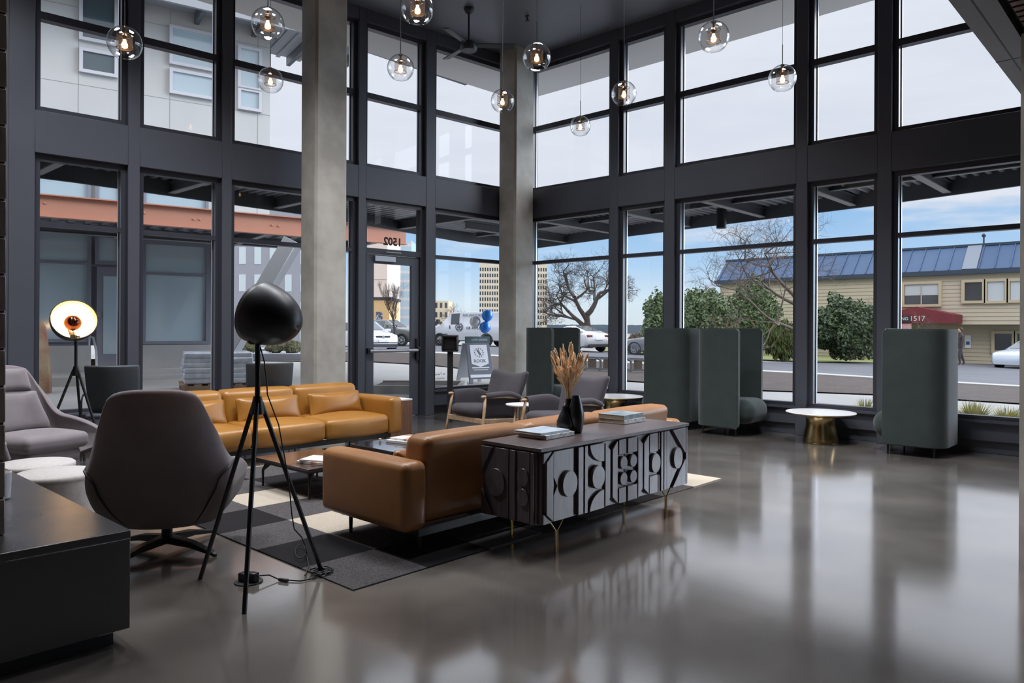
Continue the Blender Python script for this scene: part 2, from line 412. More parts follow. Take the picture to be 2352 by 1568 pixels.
b = B(ML); b.box((ld0+.01,.02,.86), (ld0+.06,.06,1.2)); b.cyl((ld0+.035,.05,1.02), (ld0+.035,.1,1.06), .03); b.build('latch_plate', black, d)
b = B(ML); b.box((ld1-.05,.02,.98), (ld1,.09,1.06)); b.build('bracket', blackm, ph)
b = B(ML); b.box((ld1-.48,.025,2.36), (ld1-.12,.08,2.44)); b.tube([(ld1-.3,.06,2.45),(ld1-.3,.1,2.5),(ld1-.55,.12,2.5)], .008, 6); b.build('door_closer', alu, d, bevel=.006)
# lettering stuck on the outside of the glass, so it reads mirrored from inside
xs, ns = ML.to_3x3() @ Vector((1,0,0)), ML.to_3x3() @ Vector((0,1,0))
p = onpl(902, 556, LW(0,-.014,0), ns); text('1502', .165, blackm, d, frameM(p, xs, (0,0,1)), 'door_number', fat=.006)
gw = mat('frosted_vinyl', C(150,152,155), .6)
p = onpl(899, 750, LW(0,-.014,0), ns); text('ROOK', .075, blackm, d, frameM(p, xs, (0,0,1)))
p = onpl(1010, 859, LW(0,-.014,0), ns)
w5 = [o for o in bpy.data.objects if o.name == 'window_8'][0]
text('en Turner', .055, blackm, w5, frameM(p, xs, (0,0,1)))
text('EMERGENCY', .035, gw, w5, frameM(p - Vector((0,0,.07)), xs, (0,0,1)))

# columns
def column(name, x, y, wx, wy, z1, label, ch=.03, m=conc):
    t = T(name, label, 'column', (x-wx/2, y+wy/2, 0))
    hx, hy = wx/2, wy/2
    P = [(-hx+ch,-hy),(hx-ch,-hy),(hx,-hy+ch),(hx,hy-ch),(hx-ch,hy),(-hx+ch,hy),(-hx,hy-ch),(-hx,-hy+ch)]
    b = B(); b.prism([(p[0],p[1],0) for p in P], (0,0,z1)); o = b.build('shaft', m, t, smooth=20)
    return t
column('concrete_column', .55, -4.47, .37, .48, ZC, 'tall raw concrete column behind the long mustard sofa')
column('concrete_column', .52, -.70, .39, .47, ZC, 'raw concrete column standing in the glazed corner')
column('concrete_column', 8.50, -4.50, .46, .46, 3.1, 'near concrete column edge at the far right under the slatted ceiling', ch=.04)

# ceiling fan and sprinkler
fp = at(1077, 20, 10.85); fan = T('ceiling_fan', 'dark three bladed ceiling fan hanging on a long downrod', 'fan', (fp.x, fp.y, ZC))
fm = mat('fan_metal', C(52,53,58), .4, .2)
b = B(); b.lathe([(0,0),(.075,0),(.075,-.02),(.05,-.07),(.015,-.09),(0,-.09)], n=20); b.build('canopy', fm, fan)
b = B(); b.cyl((0,0,-.08), (0,0,-.5), .014, n=10); b.build('downrod', fm, fan)
b = B(); b.lathe([(0,-.47),(.03,-.47),(.05,-.5),(.11,-.51),(.125,-.53),(.125,-.6),(.11,-.625),(0,-.625)], n=28); b.build('motor_housing', fm, fan)
for k, an in enumerate((0.80, 2.93, 5.03)):
    b = B(Matrix.Rotation(an, 4, 'Z') @ Matrix.Translation((0,0,-.55)) @ Matrix.Rotation(-.22, 4, 'X'))
    b.prism([(.1,-.04,0),(.2,-.055,0),(.66,-.065,0),(.68,-.05,0),(.68,.05,0),(.66,.06,0),(.2,.05,0),(.1,.04,0)], (0,0,.012)); b.build('blade', fm, fan, bevel=.003, seg=1)
sp = on(1211, 37, ZC); b = B(Matrix.Translation((sp.x, sp.y, ZC))); b.lathe([(0,0),(.035,0),(.035,-.012),(.012,-.02),(.012,-.06),(.03,-.065),(.03,-.072),(0,-.072)], n=14)
tag(b.build('fire_sprinkler', fm), 'small dark sprinkler head on the ceiling right of the fan', 'sprinkler')

# pendants
bulb_m = mat('warm_bulb', (1,.75,.4), .5, emit=((1.0,.62,.26,1), 13))
cap_m = mat('bronze_cap', C(96,72,48), .35, .8)
mesh_m = bpy.data.materials.new('bronze_mesh_screen'); mesh_m.use_nodes = True
_t = mesh_m.node_tree; _b = _t.nodes['Principled BSDF']; _b.inputs['Base Color'].default_value = C(112,92,76); _b.inputs['Roughness'].default_value = .45; _b.inputs['Metallic'].default_value = .6
_c = _t.nodes.new('ShaderNodeTexCoord'); _w = _t.nodes.new('ShaderNodeTexWave'); _w.inputs['Scale'].default_value = 60; _w.bands_direction = 'Z'; _t.links.new(_c.outputs['Object'], _w.inputs[0])
_mr = _t.nodes.new('ShaderNodeMapRange'); _mr.inputs[1].default_value = .4; _mr.inputs[2].default_value = .6; _mr.inputs[3].default_value = .12; _mr.inputs[4].default_value = .5; _t.links.new(_w.outputs[0], _mr.inputs[0]); _t.links.new(_mr.outputs[0], _b.inputs['Alpha'])
R0 = .147
def pendant(x, y, z, label):
    t = T('pendant_lamp', label, 'pendant lamp', (x, y, z), 0, 'clear globe pendant lamps')
    b = B(); a0, a1 = .12, PI-.62
    prof = [(R0*math.sin(a0+(a1-a0)*i/18), R0*math.cos(a0+(a1-a0)*i/18)) for i in range(19)]
    b.lathe(prof + [(r-.004 if r > .01 else r, zz+.002) for r, zz in prof[::-1]], n=36)
    b.build('globe', globe_m, t, smooth=180)
    b = B(); b.cyl((0,0,R0-.012), (0,0,R0+.004), .022, n=14); b.cyl((0,0,.055), (0,0,R0), .01, n=10); b.cyl((0,0,.06), (0,0,.085), .03, .018, n=14)
    b.cyl((0,0,.03),(0,0,.06),.016,n=12); b.build('lamp_holder', cap_m, t)
    b = B(); b.cyl((0,0,.068), (0,0,-.045), .066, n=28, cap=False); b.build('mesh_shade', mesh_m, t, smooth=180)
    for zz in (.068, -.045):
        b = B(); b.tube([(.066*math.cos(k*PI/12), .066*math.sin(k*PI/12), zz) for k in range(25)], .003, 5, cap=False); b.build('shade_ring', cap_m, t)
    b = B(); b.lathe([(0,.034),(.012,.03),(.012,.015),(.024,-.008),(.027,-.022),(.022,-.038),(.010,-.046),(0,-.047)], n=14); b.build('bulb', bulb_m, t, smooth=180)
    b = B(); b.cyl((0,0,R0), (0,0,R0+.22), .005, n=8); b.build('stem', black, t)
    b = B(); b.cyl((0,0,R0+.2), (0,0,ZC-z), .0022, n=6); b.build('cord', blackm, t)
    return t
PD = [(1.806,-7.205,3.88,'globe pendant nearest the left edge, against the second window mullion'),
(2.571,-6.248,4.129,'upper globe of the two pendants left of the tall column'),
(0.868,-5.28,4.234,'lower globe of the two pendants left of the tall column'),
(3.64,-5.374,4.236,'large globe pendant cut by the top edge, beside the tall column'),
(2.314,-4.514,4.24,'globe pendant hanging in front of the upper window above the glass door'),
(2.402,-2.974,4.205,'globe pendant overlapping the left face of the corner column'),
(3.71,-3.821,4.204,'globe pendant just right of the corner column top, below the fan'),
(2.264,-1.212,4.272,'smallest and lowest hanging globe pendant right of the corner column'),
(3.793,-2.346,4.15,'globe pendant in front of the first right wall mullion'),
(5.408,-3.211,4.142,'large globe pendant high in front of the wide upper right window'),
(5.461,-1.76,4.099,'rightmost globe pendant beside the second wide mullion')]
for x, y, z, l in PD: pendant(x, y, z, l)

# added fill lights over the seating area, unseen above the frame, boosting the daylight
louv_m = mat('fill_light_louvre', C(60,60,62), .5)
def fill_light(x, y, z, e, l, size=.8, spread=118):
    t = T('added_fill_light', 'added unseen square fill light ' + l, 'fill light', (x, y, z), 0, 'added fill lights')
    b = B(); q = size/2+.06
    b.box((-q,-q,-.03),(q,-q+.04,0)); b.box((-q,q-.04,-.03),(q,q,0)); b.box((-q,-q+.04,-.03),(-q+.04,q-.04,0)); b.box((q-.04,-q+.04,-.03),(q,q-.04,0)); b.build('trim_frame', MT['fan_metal'], t)
    b = B(); b.box((-q+.04,-q+.04,-.012),(q-.04,q-.04,-.002)); b.build('louvre', louv_m, t)
    ld = bpy.data.lights.new('lamp', 'AREA'); ld.shape = 'SQUARE'; ld.size = size; ld.spread = math.radians(spread); ld.energy = e; ld.color = (.93,.96,1.0)
    lo = bpy.data.objects.new('lamp', ld); COL.objects.link(lo); lo.parent = t; lo.location = (0,0,-.04)
for x, y, e, l in ((2.4,-6.2,85,'over the long sofa'),(4.2,-5.6,55,'over the coffee tables'),(6.0,-5.2,30,'over the open floor'),(3.0,-8.6,50,'over the lounge chairs'),(3.2,-3.0,85,'near the corner column'),(1.2,-8.2,80,'behind the chimney')):
    fill_light(x, y, ZC, e, l)
fill_light(6.2, -2.7, ZC, 75, 'over the open floor by the right windows', .8, 72)
# ------------------------------------------------------------------ outdoors: ground and street
walk_m = mat('pale_sidewalk', C(150,148,145), .8, var=(.8, C(138,136,133), 6), bump=(30,.15))
asph_m = mat('asphalt', C(90,91,97), .85, var=(.5, C(80,81,86), 8), bump=(40,.3))
soil_m = mat('dark_soil', C(72,60,53), .95, var=(3, C(48,39,35), 9), bump=(9,1.0,8))
grass_m = mat('verge_grass', C(104,120,62), .9, var=(4, C(128,124,78), 8), bump=(25,.9,6))
kerb_m = mat('kerb_stone', C(160,158,154), .8)
far_m = mat('far_ground', C(120,122,112), .9)
def tilt(p, dz=0): return Vector((p[0], p[1], gz(p)+dz))
def uD(u, D): q = CAM + FW*D + RT*u; return (q.x, q.y)
b = B(); c0 = LW(13.2,-.17,0); c1 = (-.2,.17)
sw = [s_*.02 for s_ in range(650)]; sw = min(sw, key=lambda s_: abs((LW(s_,-.17,0)-Vector((CAM.x,CAM.y,0))).dot(RT)-UL)); cs = LW(sw,-.17,0)
b.poly([tilt(q) for q in ((12.3,.17), uD(45,16), uD(60,62), uD(UL,62), (cs.x,cs.y), c1)]); b.poly([tilt(q) for q in (uD(UL,62), uD(-40,62), uD(-40,5), (c0.x,c0.y), (cs.x,cs.y))])
S('ground', b, walk_m)
b = B(); b.poly([(*uD(-900,55),-2.2), (*uD(900,55),-2.2), (*uD(900,900),-2.2), (*uD(-900,900),-2.2)]); S('ground', b, far_m)
def strip(name, near, far, m, dz, th=.0, kind='structure', **k):
    b = B(); n = [gr(*q) for q in near]; f = [gr(*q) for q in far]
    for i in range(len(n)-1):
        b.poly([tilt(q, dz) for q in (n[i], n[i+1], f[i+1], f[i])])
    bmesh.ops.remove_doubles(b.bm, verts=b.bm.verts, dist=.001)
    if th: 
        r = bmesh.ops.extrude_face_region(b.bm, geom=b.bm.faces[:]); vs = [e for e in r['geom'] if isinstance(e, bmesh.types.BMVert)]
        bmesh.ops.translate(b.bm, verts=vs, vec=(0,0,-th))
    o = b.build(name, m, **k)
    if kind: o['kind'] = kind
    return o
kerb = [(300,797),(700,806),(840,811.5),(991,813),(1071,817),(1141,821),(1434,836),(1760,857),(1872,863),(2011,872),(2203,884),(2420,897)]
kerb2 = [(x,y-3.2) for x,y in kerb]
farr = [(300,776),(700,783),(840,787),(991,791),(1071,792),(1141,794),(1434,810),(1760,832),(1872,833),(2011,834.5),(2203,835),(2420,838)]
soiln = [(300,826),(700,831),(840,831),(991,840),(1071,849),(1141,856),(1434,876),(1760,899),(1872,902.5),(2011,908),(2203,920),(2420,934)]
strip('planting_bed', soiln, kerb, soil_m, .03)
strip('kerb', kerb, kerb2, kerb_m, .06, .06)
strip('road', kerb2, farr, asph_m, .012)
strip('verge', [(1380,807),(1560,817),(1700,826),(1880,833),(2011,834.5),(2050,834)], [(1380,797),(1560,800),(1700,806),(1880,812),(2011,818),(2050,824)], grass_m, .05)
def tuft(name, px, py, D, r, h, n, label, col, cat='grass', lean=.7):
    p = tilt(at(px, py, D)) ; random.seed(int(px))
    b = B(Matrix.Translation(p))
    for i in range(n):
        a = random.random()*2*PI; rr = r*.35*random.random()**.5; l = h*(.6+.5*random.random()); s = lean*random.random()
        x, y = rr*math.cos(a), rr*math.sin(a); ex, ey = math.cos(a)*l*s, math.sin(a)*l*s; w = .006
        q = [Vector((x,y,0)), Vector((x+ex*.35,y+ey*.35,l*.62)), Vector((x+ex,y+ey,l*(1-.35*s*s)))]
        side = Vector((-math.sin(a), math.cos(a), 0))*w
        b.poly([q[0]-side, q[0]+side, q[1]+side, q[1]-side]); b.poly([q[1]-side, q[1]+side, q[2]])
    return tag(b.build(name, col, smooth=0), label, cat)
straw = mat('straw_grass', C(206,198,148), .8, var=(5, C(150,154,96), 3)); dgreen = mat('low_plant_green', C(66,74,52), .7)
tuft('ornamental_grass', 2236, 951, 9.6, .3, .42, 420, 'straw coloured grass clump outside the far right window, left of two', straw)
tuft('ornamental_grass', 2318, 955, 9.5, .3, .38, 420, 'straw coloured grass clump outside the window, nearest the right column', straw)
tuft('ornamental_grass', 1988, 938, 10.6, .22, .32, 260, 'pale grass clump outside the window behind the gold table', straw)
for i, (px, py, l) in enumerate(((1896,931,'low dark seedling plant outside the window, just right of the fourth mullion'),(1934,934,'low dark seedling plant outside, between the mullion and the pale grass clump'),(1781,921,'dark wispy plant outside, right of the paired green booths'),(1806,922,'second dark wispy plant outside, against the fourth mullion'))):
    tuft('seedling', px, py, 10.6, .2, .2, 60, l, dgreen, 'plant', 1.2)

# ------------------------------------------------------------------ our canopy and eave
deck_m = mat('galvanised_deck', C(160,164,170), .45, .3); steel_m = mat('painted_steel', C(92,96,102), .45, .2); pale_steel = mat('pale_steel_flange', C(150,152,156), .45)
eave_m = mat('eave_soffit', C(232,230,224), .7)
b = B(); E = [(-1.9,-14),(-1.27,-2.4),(-1.17,1.27),(1.0,1.26),(12.5,1.05)]
I = [(LW(13,-.17,0).x, LW(13,-.17,0).y), (-.35,-2.4), (-.2,.17), (1.0,.17), (12.5,.17)]
for i in range(4):
    for z in (5.9, 6.3): b.poly([(*E[i],z),(*E[i+1],z),(*I[i+1],z),(*I[i],z)])
    b.poly([(*E[i],5.9),(*E[i+1],5.9),(*E[i+1],6.3),(*E[i],6.3)])
bmesh.ops.remove_doubles(b.bm, verts=b.bm.verts, dist=.001); S('eave', b, eave_m)
cano = T('entrance_canopy', 'dark corrugated steel canopy wrapping the outside of the glazed corner', 'canopy', (0,.5,3.3))
cano.location = (0,0,0)
zc = 3.46
OUT = [(-2.35,-13.5),(-2.02,-6.5),(-2.2,-2.9),(-3.05,1.4),(-3.0,3.5),(-.25,3.05),(1.6,2.8),(3.7,2.5),(5.2,2.3),(7.05,1.9),(9.5,1.45)]
def edge_y(x): 
    P = OUT[4:]
    for (a, b2) in zip(P, P[1:]):
        if a[0] <= x <= b2[0]: return a[1] + (b2[1]-a[1])*(x-a[0])/(b2[0]-a[0])
    return P[-1][1]
def edge_x(y):
    P = OUT[:5]
    for (a, b2) in zip(P, P[1:]):
        if a[1] <= y <= b2[1]: return a[0] + (b2[0]-a[0])*(y-a[1])/(b2[1]-a[1])
    return P[0][0]
b = B(); x = -2.9
rib = .15
while x < 9.3:      # ribs run out from the right wall
    y0, y1 = .18, edge_y(x); y1b = edge_y(x+rib)
    pr = [(0,0),(.05,0),(.065,.05),(.135,.05),(.15,0)]
    for (a, za), (c, zc2) in zip(pr, pr[1:]):
        b.poly([(x+a,y0,zc+za),(x+c,y0,zc+zc2),(x+c,edge_y(x+c),zc+zc2),(x+a,edge_y(x+a),zc+za)])
    x += rib
y = -13
while y < .18:      # and from the left wall
    xi = LW(-y,-.17,0).x if y < 0 else -.2
    pr = [(0,0),(.05,0),(.065,.05),(.135,.05),(.15,0)]
    for (a, za), (c, zc2) in zip(pr, pr[1:]):
        b.poly([(xi,y+a,zc+za),(xi,y+c,zc+zc2),(edge_x(y+c),y+c,zc+zc2),(edge_x(y+a),y+a,zc+za)])
    y += rib
b.build('deck', deck_m, cano, smooth=0)
b = B()
b.prism([(OUT[0][0],OUT[0][1],zc+.07)] + [(p[0],p[1],zc+.07) for p in OUT[1:]] + [(9.5,.18,zc+.07),(-.2,.18,zc+.07),(-1.2,-13.5,zc+.07)], (0,0,.06)); b.build('roof_sheet', deck_m, cano, smooth=0)
for i in range(len(OUT)-1):
    b = B(); p, q = OUT[i], OUT[i+1]
    b.beam((*p,zc-.06), (*q,zc-.06), .05, .30); b.build('fascia_beam', steel_m, cano)
def ibeam(p, q, par, h=.14, w=.10, m=steel_m, m2=pale_steel, name='joist'):
    b = B(); b.beam(p, q, .012, h); o = b.build(name, m, par)
    for s in (-1, 1):
        b = B(); u = Vector((0,0,s*h/2)); b.beam(Vector(p)+u, Vector(q)+u, w, .014); b.build('flange', m2 if s < 0 else m, o)
for x in (-1.6,.1,1.75,3.3,4.85,6.2,7.6): ibeam((x,.18,zc-.1), (x,edge_y(x)-.03,zc-.1), cano)
for y in (-10.5,-8.6,-6.9,-5.2,-3.5,-.6): ibeam((LW(-y,-.17,0).x,y,zc-.1), (edge_x(y)+.03,y,zc-.1), cano)
ibeam((-2.9,1.75,zc-.03), (9.3,1.1,zc-.03), cano, .1, .07, name='purlin')
p = on(1657, 500, 3.3); b = B(); b.cyl((p.x,p.y,3.12), (p.x,p.y,3.455), .085, n=20)
tag(b.build('canopy_downlight', blackm), 'black cylinder downlight under the canopy outside the wide window', 'downlight')

# ------------------------------------------------------------------ neighbour building across the court
NB = at(400, 800, 17.0); ND = (FW + RT*1.48).normalized(); NN = Vector((ND.y, -ND.x, 0))
if NN.dot(CAM-NB) < 0: NN = -NN
def nb(px, py): q = onpl(px, py, NB, NN); return ((q-NB).dot(ND), q.z)
MN = Matrix(((ND.x, NN.x, 0, NB.x), (ND.y, NN.y, 0, NB.y), (0,0,1,0), (0,0,0,1)))
panel_m = mat('white_panel_cladding', C(190,189,186), .6, var=(.7, C(183,182,179), 3)); joint_m = mat('panel_joint', C(150,149,148), .7)
nwin = mat('sky_tinted_window', C(172,188,196), .06, spec=1.0, coat=1.0); wfr = mat('white_window_frame', C(196,195,200), .5); gfr = mat('grey_storefront_frame', C(122,122,132), .45)  # pale blue base colour of the glass stands in for reflected sky
nwin2 = mat('deep_window', C(70,84,90), .06, spec=1.0, coat=.5)
con2 = mat('plinth_concrete', C(168,166,164), .8, bump=(12,.3,6), var=(1.2, C(150,148,146), 8))
nbd = T('neighbour_building', 'white panelled building with storefront glazing across the courtyard', 'building', (0,0,0)); nbd.matrix_world = MN
def nbox(b, px0, py0, px1, py1, n0, n1):
    s0, z1 = nb(px0, py0); s1, z0 = nb(px1, py1); sm = .5*(nb(px0,py1)[1]); b.box((s0,n0,z0),(s1,n1,z1)); return s0, s1, z0, z1
sL, sR = nb(-250,300)[0], nb(620,300)[0]; zlow = nb(400,470)[1]
b = B(); b.box((sL,-9,3.7), (sR,0,12.5)); b.build('upper_wall', panel_m, nbd)
b = B()
for px in (180, 272, 390, 592): s = nb(px,250)[0]; b.box((s-.006,0,3.7), (s+.006,.004,12.5))
for py in (205, 32): z = nb(250,py)[1]; b.box((sL,0,z-.006), (sR,.004,z+.006))
b.build('panel_joints', joint_m, nbd)
def nwindow(px0, py0, px1, py1, g, fr=wfr, bars=(), n=.03, par=None, fw=.07):
    s0, z1 = nb(px0, py0); s1, z0 = nb(px1, py1)
    z1 = min(z1, nb(px1,py0)[1]) if False else z1
    b = B(); n1 = n+.05
    b.box((s0-fw,n-.04,z0-fw),(s0,n1,z1+fw)); b.box((s1,n-.04,z0-fw),(s1+fw,n1,z1+fw)); b.box((s0,n-.04,z0-fw),(s1,n1,z0)); b.box((s0,n-.04,z1),(s1,n1,z1+fw))
    for k in bars: zz = z0+(z1-z0)*k; b.box((s0,n-.04,zz-.03),(s1,n1,zz+.03))
    o = b.build('window', fr, par or nbd)
    b = B(); b.box((s0,n-.03,z0),(s1,n+.0,z1)); b.build('pane', g, o, smooth=0); return o
nwindow(190,118,262,172,nwin2); nwindow(190,-40,262,100,nwin2)
nwindow(396,165,492,225,nwin); nwindow(396,66,492,160,nwin)
nwindow(552,208,593,252,nwin); nwindow(552,112,593,205,nwin)
nwindow(85,402,200,470,nwin,gfr); nwindow(226,420,273,486,nwin,gfr); nwindow(335,432,470,505,nwin,gfr)
sr2 = nb(487,600)[0]; zpl = nb(340,790)[1]
b = B(); b.box((sL,-8,zpl-.02), (sr2,-.02,3.7)); b.build('storefront_wall', gfr, nbd)
nwindow(84,530,200,778,nwin,gfr,(.72,),.0); nwindow(335,560,472,783,nwin,gfr,(.70,),.0); nwindow(226,545,272,602,nwin,gfr,(),.0)
b = B(); s0, z1 = nb(222,612); s1, z0 = nb(292,838); b.box((s0,-.02,z0),(s1,.05,z1)); dr = b.build('entry_door', gfr, nbd)
b = B(); s0, z1 = nb(237,634); s1, z0 = nb(280,812); b.box((s0,.03,z0),(s1,.055,z1)); b.build('pane', nwin, dr, smooth=0)
b = B(); s, z = nb(227,722); b.box((s-.05,.05,z-.06),(s+.03,.1,z+.06)); b.build('hinge', alu, dr)
zg = nb(340,845)[1]
b = B(); b.box((nb(326,800)[0],-8,-.3),(sr2+.25,.1,zpl-.02)); b.box((sL,-8,-.3),(nb(208,800)[0],.12,zpl-.02)); b.build('plinth', con2, nbd)
b = B(); b.box((sL,-6,-.3),(sr2,-.5,zg)); 
b.build('landing', walk_m, nbd)
for i in range(3):
    b = B(); zt = nb(370, 848+i*11)[1]; b.box((nb(200,850)[0],-.5,-.3),(sr2+.3,.35+.42*i,zg-.12*i)); b.build('step', con2, nbd, bevel=.01, seg=1)
b = B(); b.box((sL,.5,-.3),(nb(204,870)[0],2.4,zg-.02)); b.box((sL,2.4,-.3),(nb(200,870)[0]-.3,3.2,zg-.32)); b.build('retaining_wall', walk_m, nbd)
# its upper roof canopy and the lower canopy with an orange beam
rc = T('roof_canopy', 'dark steel roof canopy on top of the white building, seen through the upper left windows', 'canopy', (0,0,0)); rc.matrix_world = MN
zr = nb(620,135)[1] + .42
b = B(); b.box((sL,-1.5,zr+.25),(sR+2.4,1.0,zr+.31)); b.build('deck', deck_m, rc)
b = B(); b.box((sL,.95,zr+.0),(sR+2.4,1.03,zr+.30)); b.build('fascia_beam', pale_steel, rc)
for k in range(7):
    s = sR+2.2-k*1.3; b = B(); b.box((s-.05,-1.5,zr+.02),(s+.05,.95,zr+.26)); b.build('joist', steel_m, rc)
for k in range(9):
    s = sR+2.3-k*.28; b = B(); b.box((s-.05,-1.5,zr+.2),(s+.05,.95,zr+.25)); b.build('deck_rib', pale_steel, rc)
orange = mat('salmon_painted_steel', C(196,142,120), .5, var=(1, C(190,135,113)))
lc = T('courtyard_canopy', 'lower courtyard canopy with a salmon orange edge beam', 'canopy', (0,0,0))
oa, ob = on(20,490,3.25), on(932,561,3.25)
od = (ob-oa); od.z = 0; od.normalize()
b = B(); b.beam((oa.x,oa.y,3.43), (ob.x,ob.y,3.43), .012, .36); eb = b.build('edge_beam', orange, lc)
b = B(); b.beam((oa.x,oa.y,3.615), (ob.x,ob.y,3.615), .16, .02); b.build('flange', orange, eb)
b = B(); b.beam((oa.x,oa.y,3.245), (ob.x,ob.y,3.245), .16, .02); b.build('flange', orange, eb)
b = B()
for px, py in ((85,464),(102,466),(331,489),(444,503),(458,504),(624,517),(639,519)):
    q = onpl(px, py, (oa.x,oa.y,3.4), (-od.y,od.x,0)); nn = Vector((-od.y,od.x,0)); nn = nn if nn.dot(CAM-q) > 0 else -nn; b.sphere(q+nn*.01, .022, 8, 6)
b.build('bolt_heads', orange, eb)
nin = Vector((-od.y, od.x, 0)); nin = nin if nin.dot(NB-oa) > 0 else -nin
b = B()
L = (ob-oa).length
def dep(q):
    dd = (q-NB).dot(NN)/(-nin.dot(NN)); s_ = (q+nin*dd-NB).dot(ND); return dd-.12 if s_ < sr2+.32 else 4.7
pts = [oa+nin*.1, ob+nin*.1] + [(lambda q_: q_+nin*dep(q_))(oa+od*(L*k_/24)) for k_ in range(24,-1,-1)]
b.prism([(q.x,q.y,3.52) for q in pts], (0,0,.08)); b.build('deck', deck_m, lc)
for k in range(36):
    q = oa+nin*.1+od*(L-.3-k*.3); b = B(); dq = dep(q)-.1; b.beam((q.x,q.y,3.5), (q.x+nin.x*dq,q.y+nin.y*dq,3.5), .12, .045); b.build('deck_rib', deck_m, lc)
for k in range(5):
    q = oa+nin*.1+od*(L-.6-k*2.4); dq = dep(q)-.1; ibeam((q.x,q.y,3.37), (q.x+nin.x*dq,q.y+nin.y*dq,3.37), lc, .2, .12)
q = oa+nin*2.6; q2 = ob+nin*2.6; ibeam((q.x,q.y,3.36),(q2.x,q2.y,3.36), lc, .2, .12)
b = B(); p0, p1 = at(672,556,15.2), at(505,842,14.6); b.beam(p0, p1, .3, .42, FW)
tag(b.build('diagonal_steel_prop', pale_steel, bevel=.01, seg=1), 'thick slanted steel prop holding up the courtyard canopy', 'steel column')
# ------------------------------------------------------------------ buildings beyond the street
def bldM(P, d):
    d = Vector((d[0],d[1],0)).normalized(); n = Vector((d.y,-d.x,0)); n = n if n.dot(CAM-P) > 0 else -n
    return Matrix(((d.x,n.x,0,P.x),(d.y,n.y,0,P.y),(0,0,1,0),(0,0,0,1))), d, n
dark_win = mat('dark_window', C(52,54,58), .1, spec=.8); tower_m = mat('tower_precast', C(216,204,186), .8); grey_m = mat('grey_stucco', C(158,158,166), .8); white_win = mat('bright_window', C(206,216,218), .12, spec=.8)
gwf = mat('dark_frame', C(86,88,96), .6)
# two storey clapboard building with a blue metal mansard roof
P0 = Vector((0,40.6,0)); MC, dC, nC = bldM(P0, (1,0))
def cb(px, py): q = onpl(px, py, P0, nC); return q.x, q.z
clap_m = mat('tan_clapboard', C(188,177,156), .75); trim_m = mat('tan_trim', C(190,176,148), .75)
roof_m = mat('blue_metal_roof', C(52,80,116), .5, 0, var=(.25, C(64,92,126), 3)); roof2 = mat('pale_roof_patch', C(126,134,146), .5)
cb_t = T('clapboard_building', 'two storey tan clapboard building with a blue metal roof across the street', 'building', (0,0,0)); cb_t.matrix_world = MC
xl, ze = cb(1655,646)[0], cb(2200,629)[1]; xr = cb(2700,620)[0]; zov = cb(2250,745)[1]; zg0 = -1.1
b = B(); z = zov; 
while z < ze-.02:
    z1 = min(z+.235, ze); b.prism([(xl,0.02,z),(xl,.05,z),(xl,.02,z1),(xl,-8,z1),(xl,-8,z)], (xr-xl,0,0)); z = z1
b.build('upper_wall', clap_m, cb_t, smooth=0)
b = B(); z = zg0
while z < zov-.02:
    z1 = min(z+.235, zov); b.prism([(xl,-1.18,z),(xl,-1.15,z),(xl,-1.18,z1),(xl,-8,z1),(xl,-8,z)], (xr-xl,0,0)); z = z1
b.build('ground_wall', clap_m, cb_t, smooth=0)
b = B(); b.box((xl-.3,-.3,ze-.05),(xr,.35,ze+.22)); b.build('eave_fascia', mat('navy_fascia', C(52,64,80), .5), cb_t)
zr2 = ze+1.75
b = B(); b.prism([(xl-.2,.3,ze+.2),(xl-.2,-1.35,zr2),(xl-.2,-9,zr2+.1),(xl-.2,-9,ze+.2)], (xr-xl,0,0)); b.build('roof', roof_m, cb_t, smooth=0)
b = B(); b.box((xl-.25,-1.6,zr2-.04),(xr,-1.25,zr2+.1)); b.build('roof_ridge_cap', MT['navy_fascia'], cb_t)
k = 0; x = xl
b = B()
while x < xr:
    b.beam((x,.31,ze+.24),(x,-1.34,zr2+.03),.05,.05,(0,1,0)); x += .78
b.build('standing_seams', roof_m, cb_t, smooth=0)
x = cb(2212,590)[0]; b = B(); b.prism([(x,.30,ze+.23),(x+.75,.30,ze+.23),(x+.75,-1.3,zr2+.0),(x,-1.3,zr2+.0)], (0,.03,.03)); b.build('pale_roof_panel', roof2, cb_t, smooth=0)
b = B(); x = cb(2247,555)[0]; b.cyl((x,-1.5,zr2),(x,-1.5,zr2+.55),.05,n=8); b.sphere((x,-1.5,zr2+.6),.12,8,6); b.build('roof_vent', MT['navy_fascia'], cb_t)
blind = mat('window_blind', C(190,196,200), .6)
def cwin(px0, py0, px1, py1, y=.13, blind_h=0, mull=()):
    x0, z1 = cb(px0,py0); x1, z0 = cb(px1,py1); w = .16
    b = B(); b.box((x0-w,y-.1,z0-w),(x0,y+.06,z1+w)); b.box((x1,y-.1,z0-w),(x1+w,y+.06,z1+w)); b.box((x0,y-.1,z1),(x1,y+.06,z1+w)); b.box((x0,y-.1,z0-w),(x1,y+.06,z0))
    for m in mull: q = x0+(x1-x0)*m; b.box((q-.03,y-.1,z0),(q+.03,y+.02,z1))
    o = b.build('window', trim_m, cb_t)
    b = B(); b.box((x0,y-.08,z0),(x1,y-.05,z1)); b.build('pane', dark_win, o, smooth=0)
    if blind_h: b = B(); b.box((x0+.02,y-.05,z1-(z1-z0)*blind_h),(x1-.02,y-.03,z1)); b.build('blind', blind, o)
cwin(2079,654,2157,698,blind_h=.55,mull=(.5,)); cwin(2217,649,2257,690); cwin(2269,647,2309,690,blind_h=1); cwin(2321,646,2362,688,blind_h=1)
cwin(2276,766,2316,806,-1.06); cwin(2329,766,2372,806,-1.06)
aw_m = mat('burgundy_canvas', C(120,42,50), .7, var=(2, C(106,36,44)))
Pa = Vector((0,38.4,0))
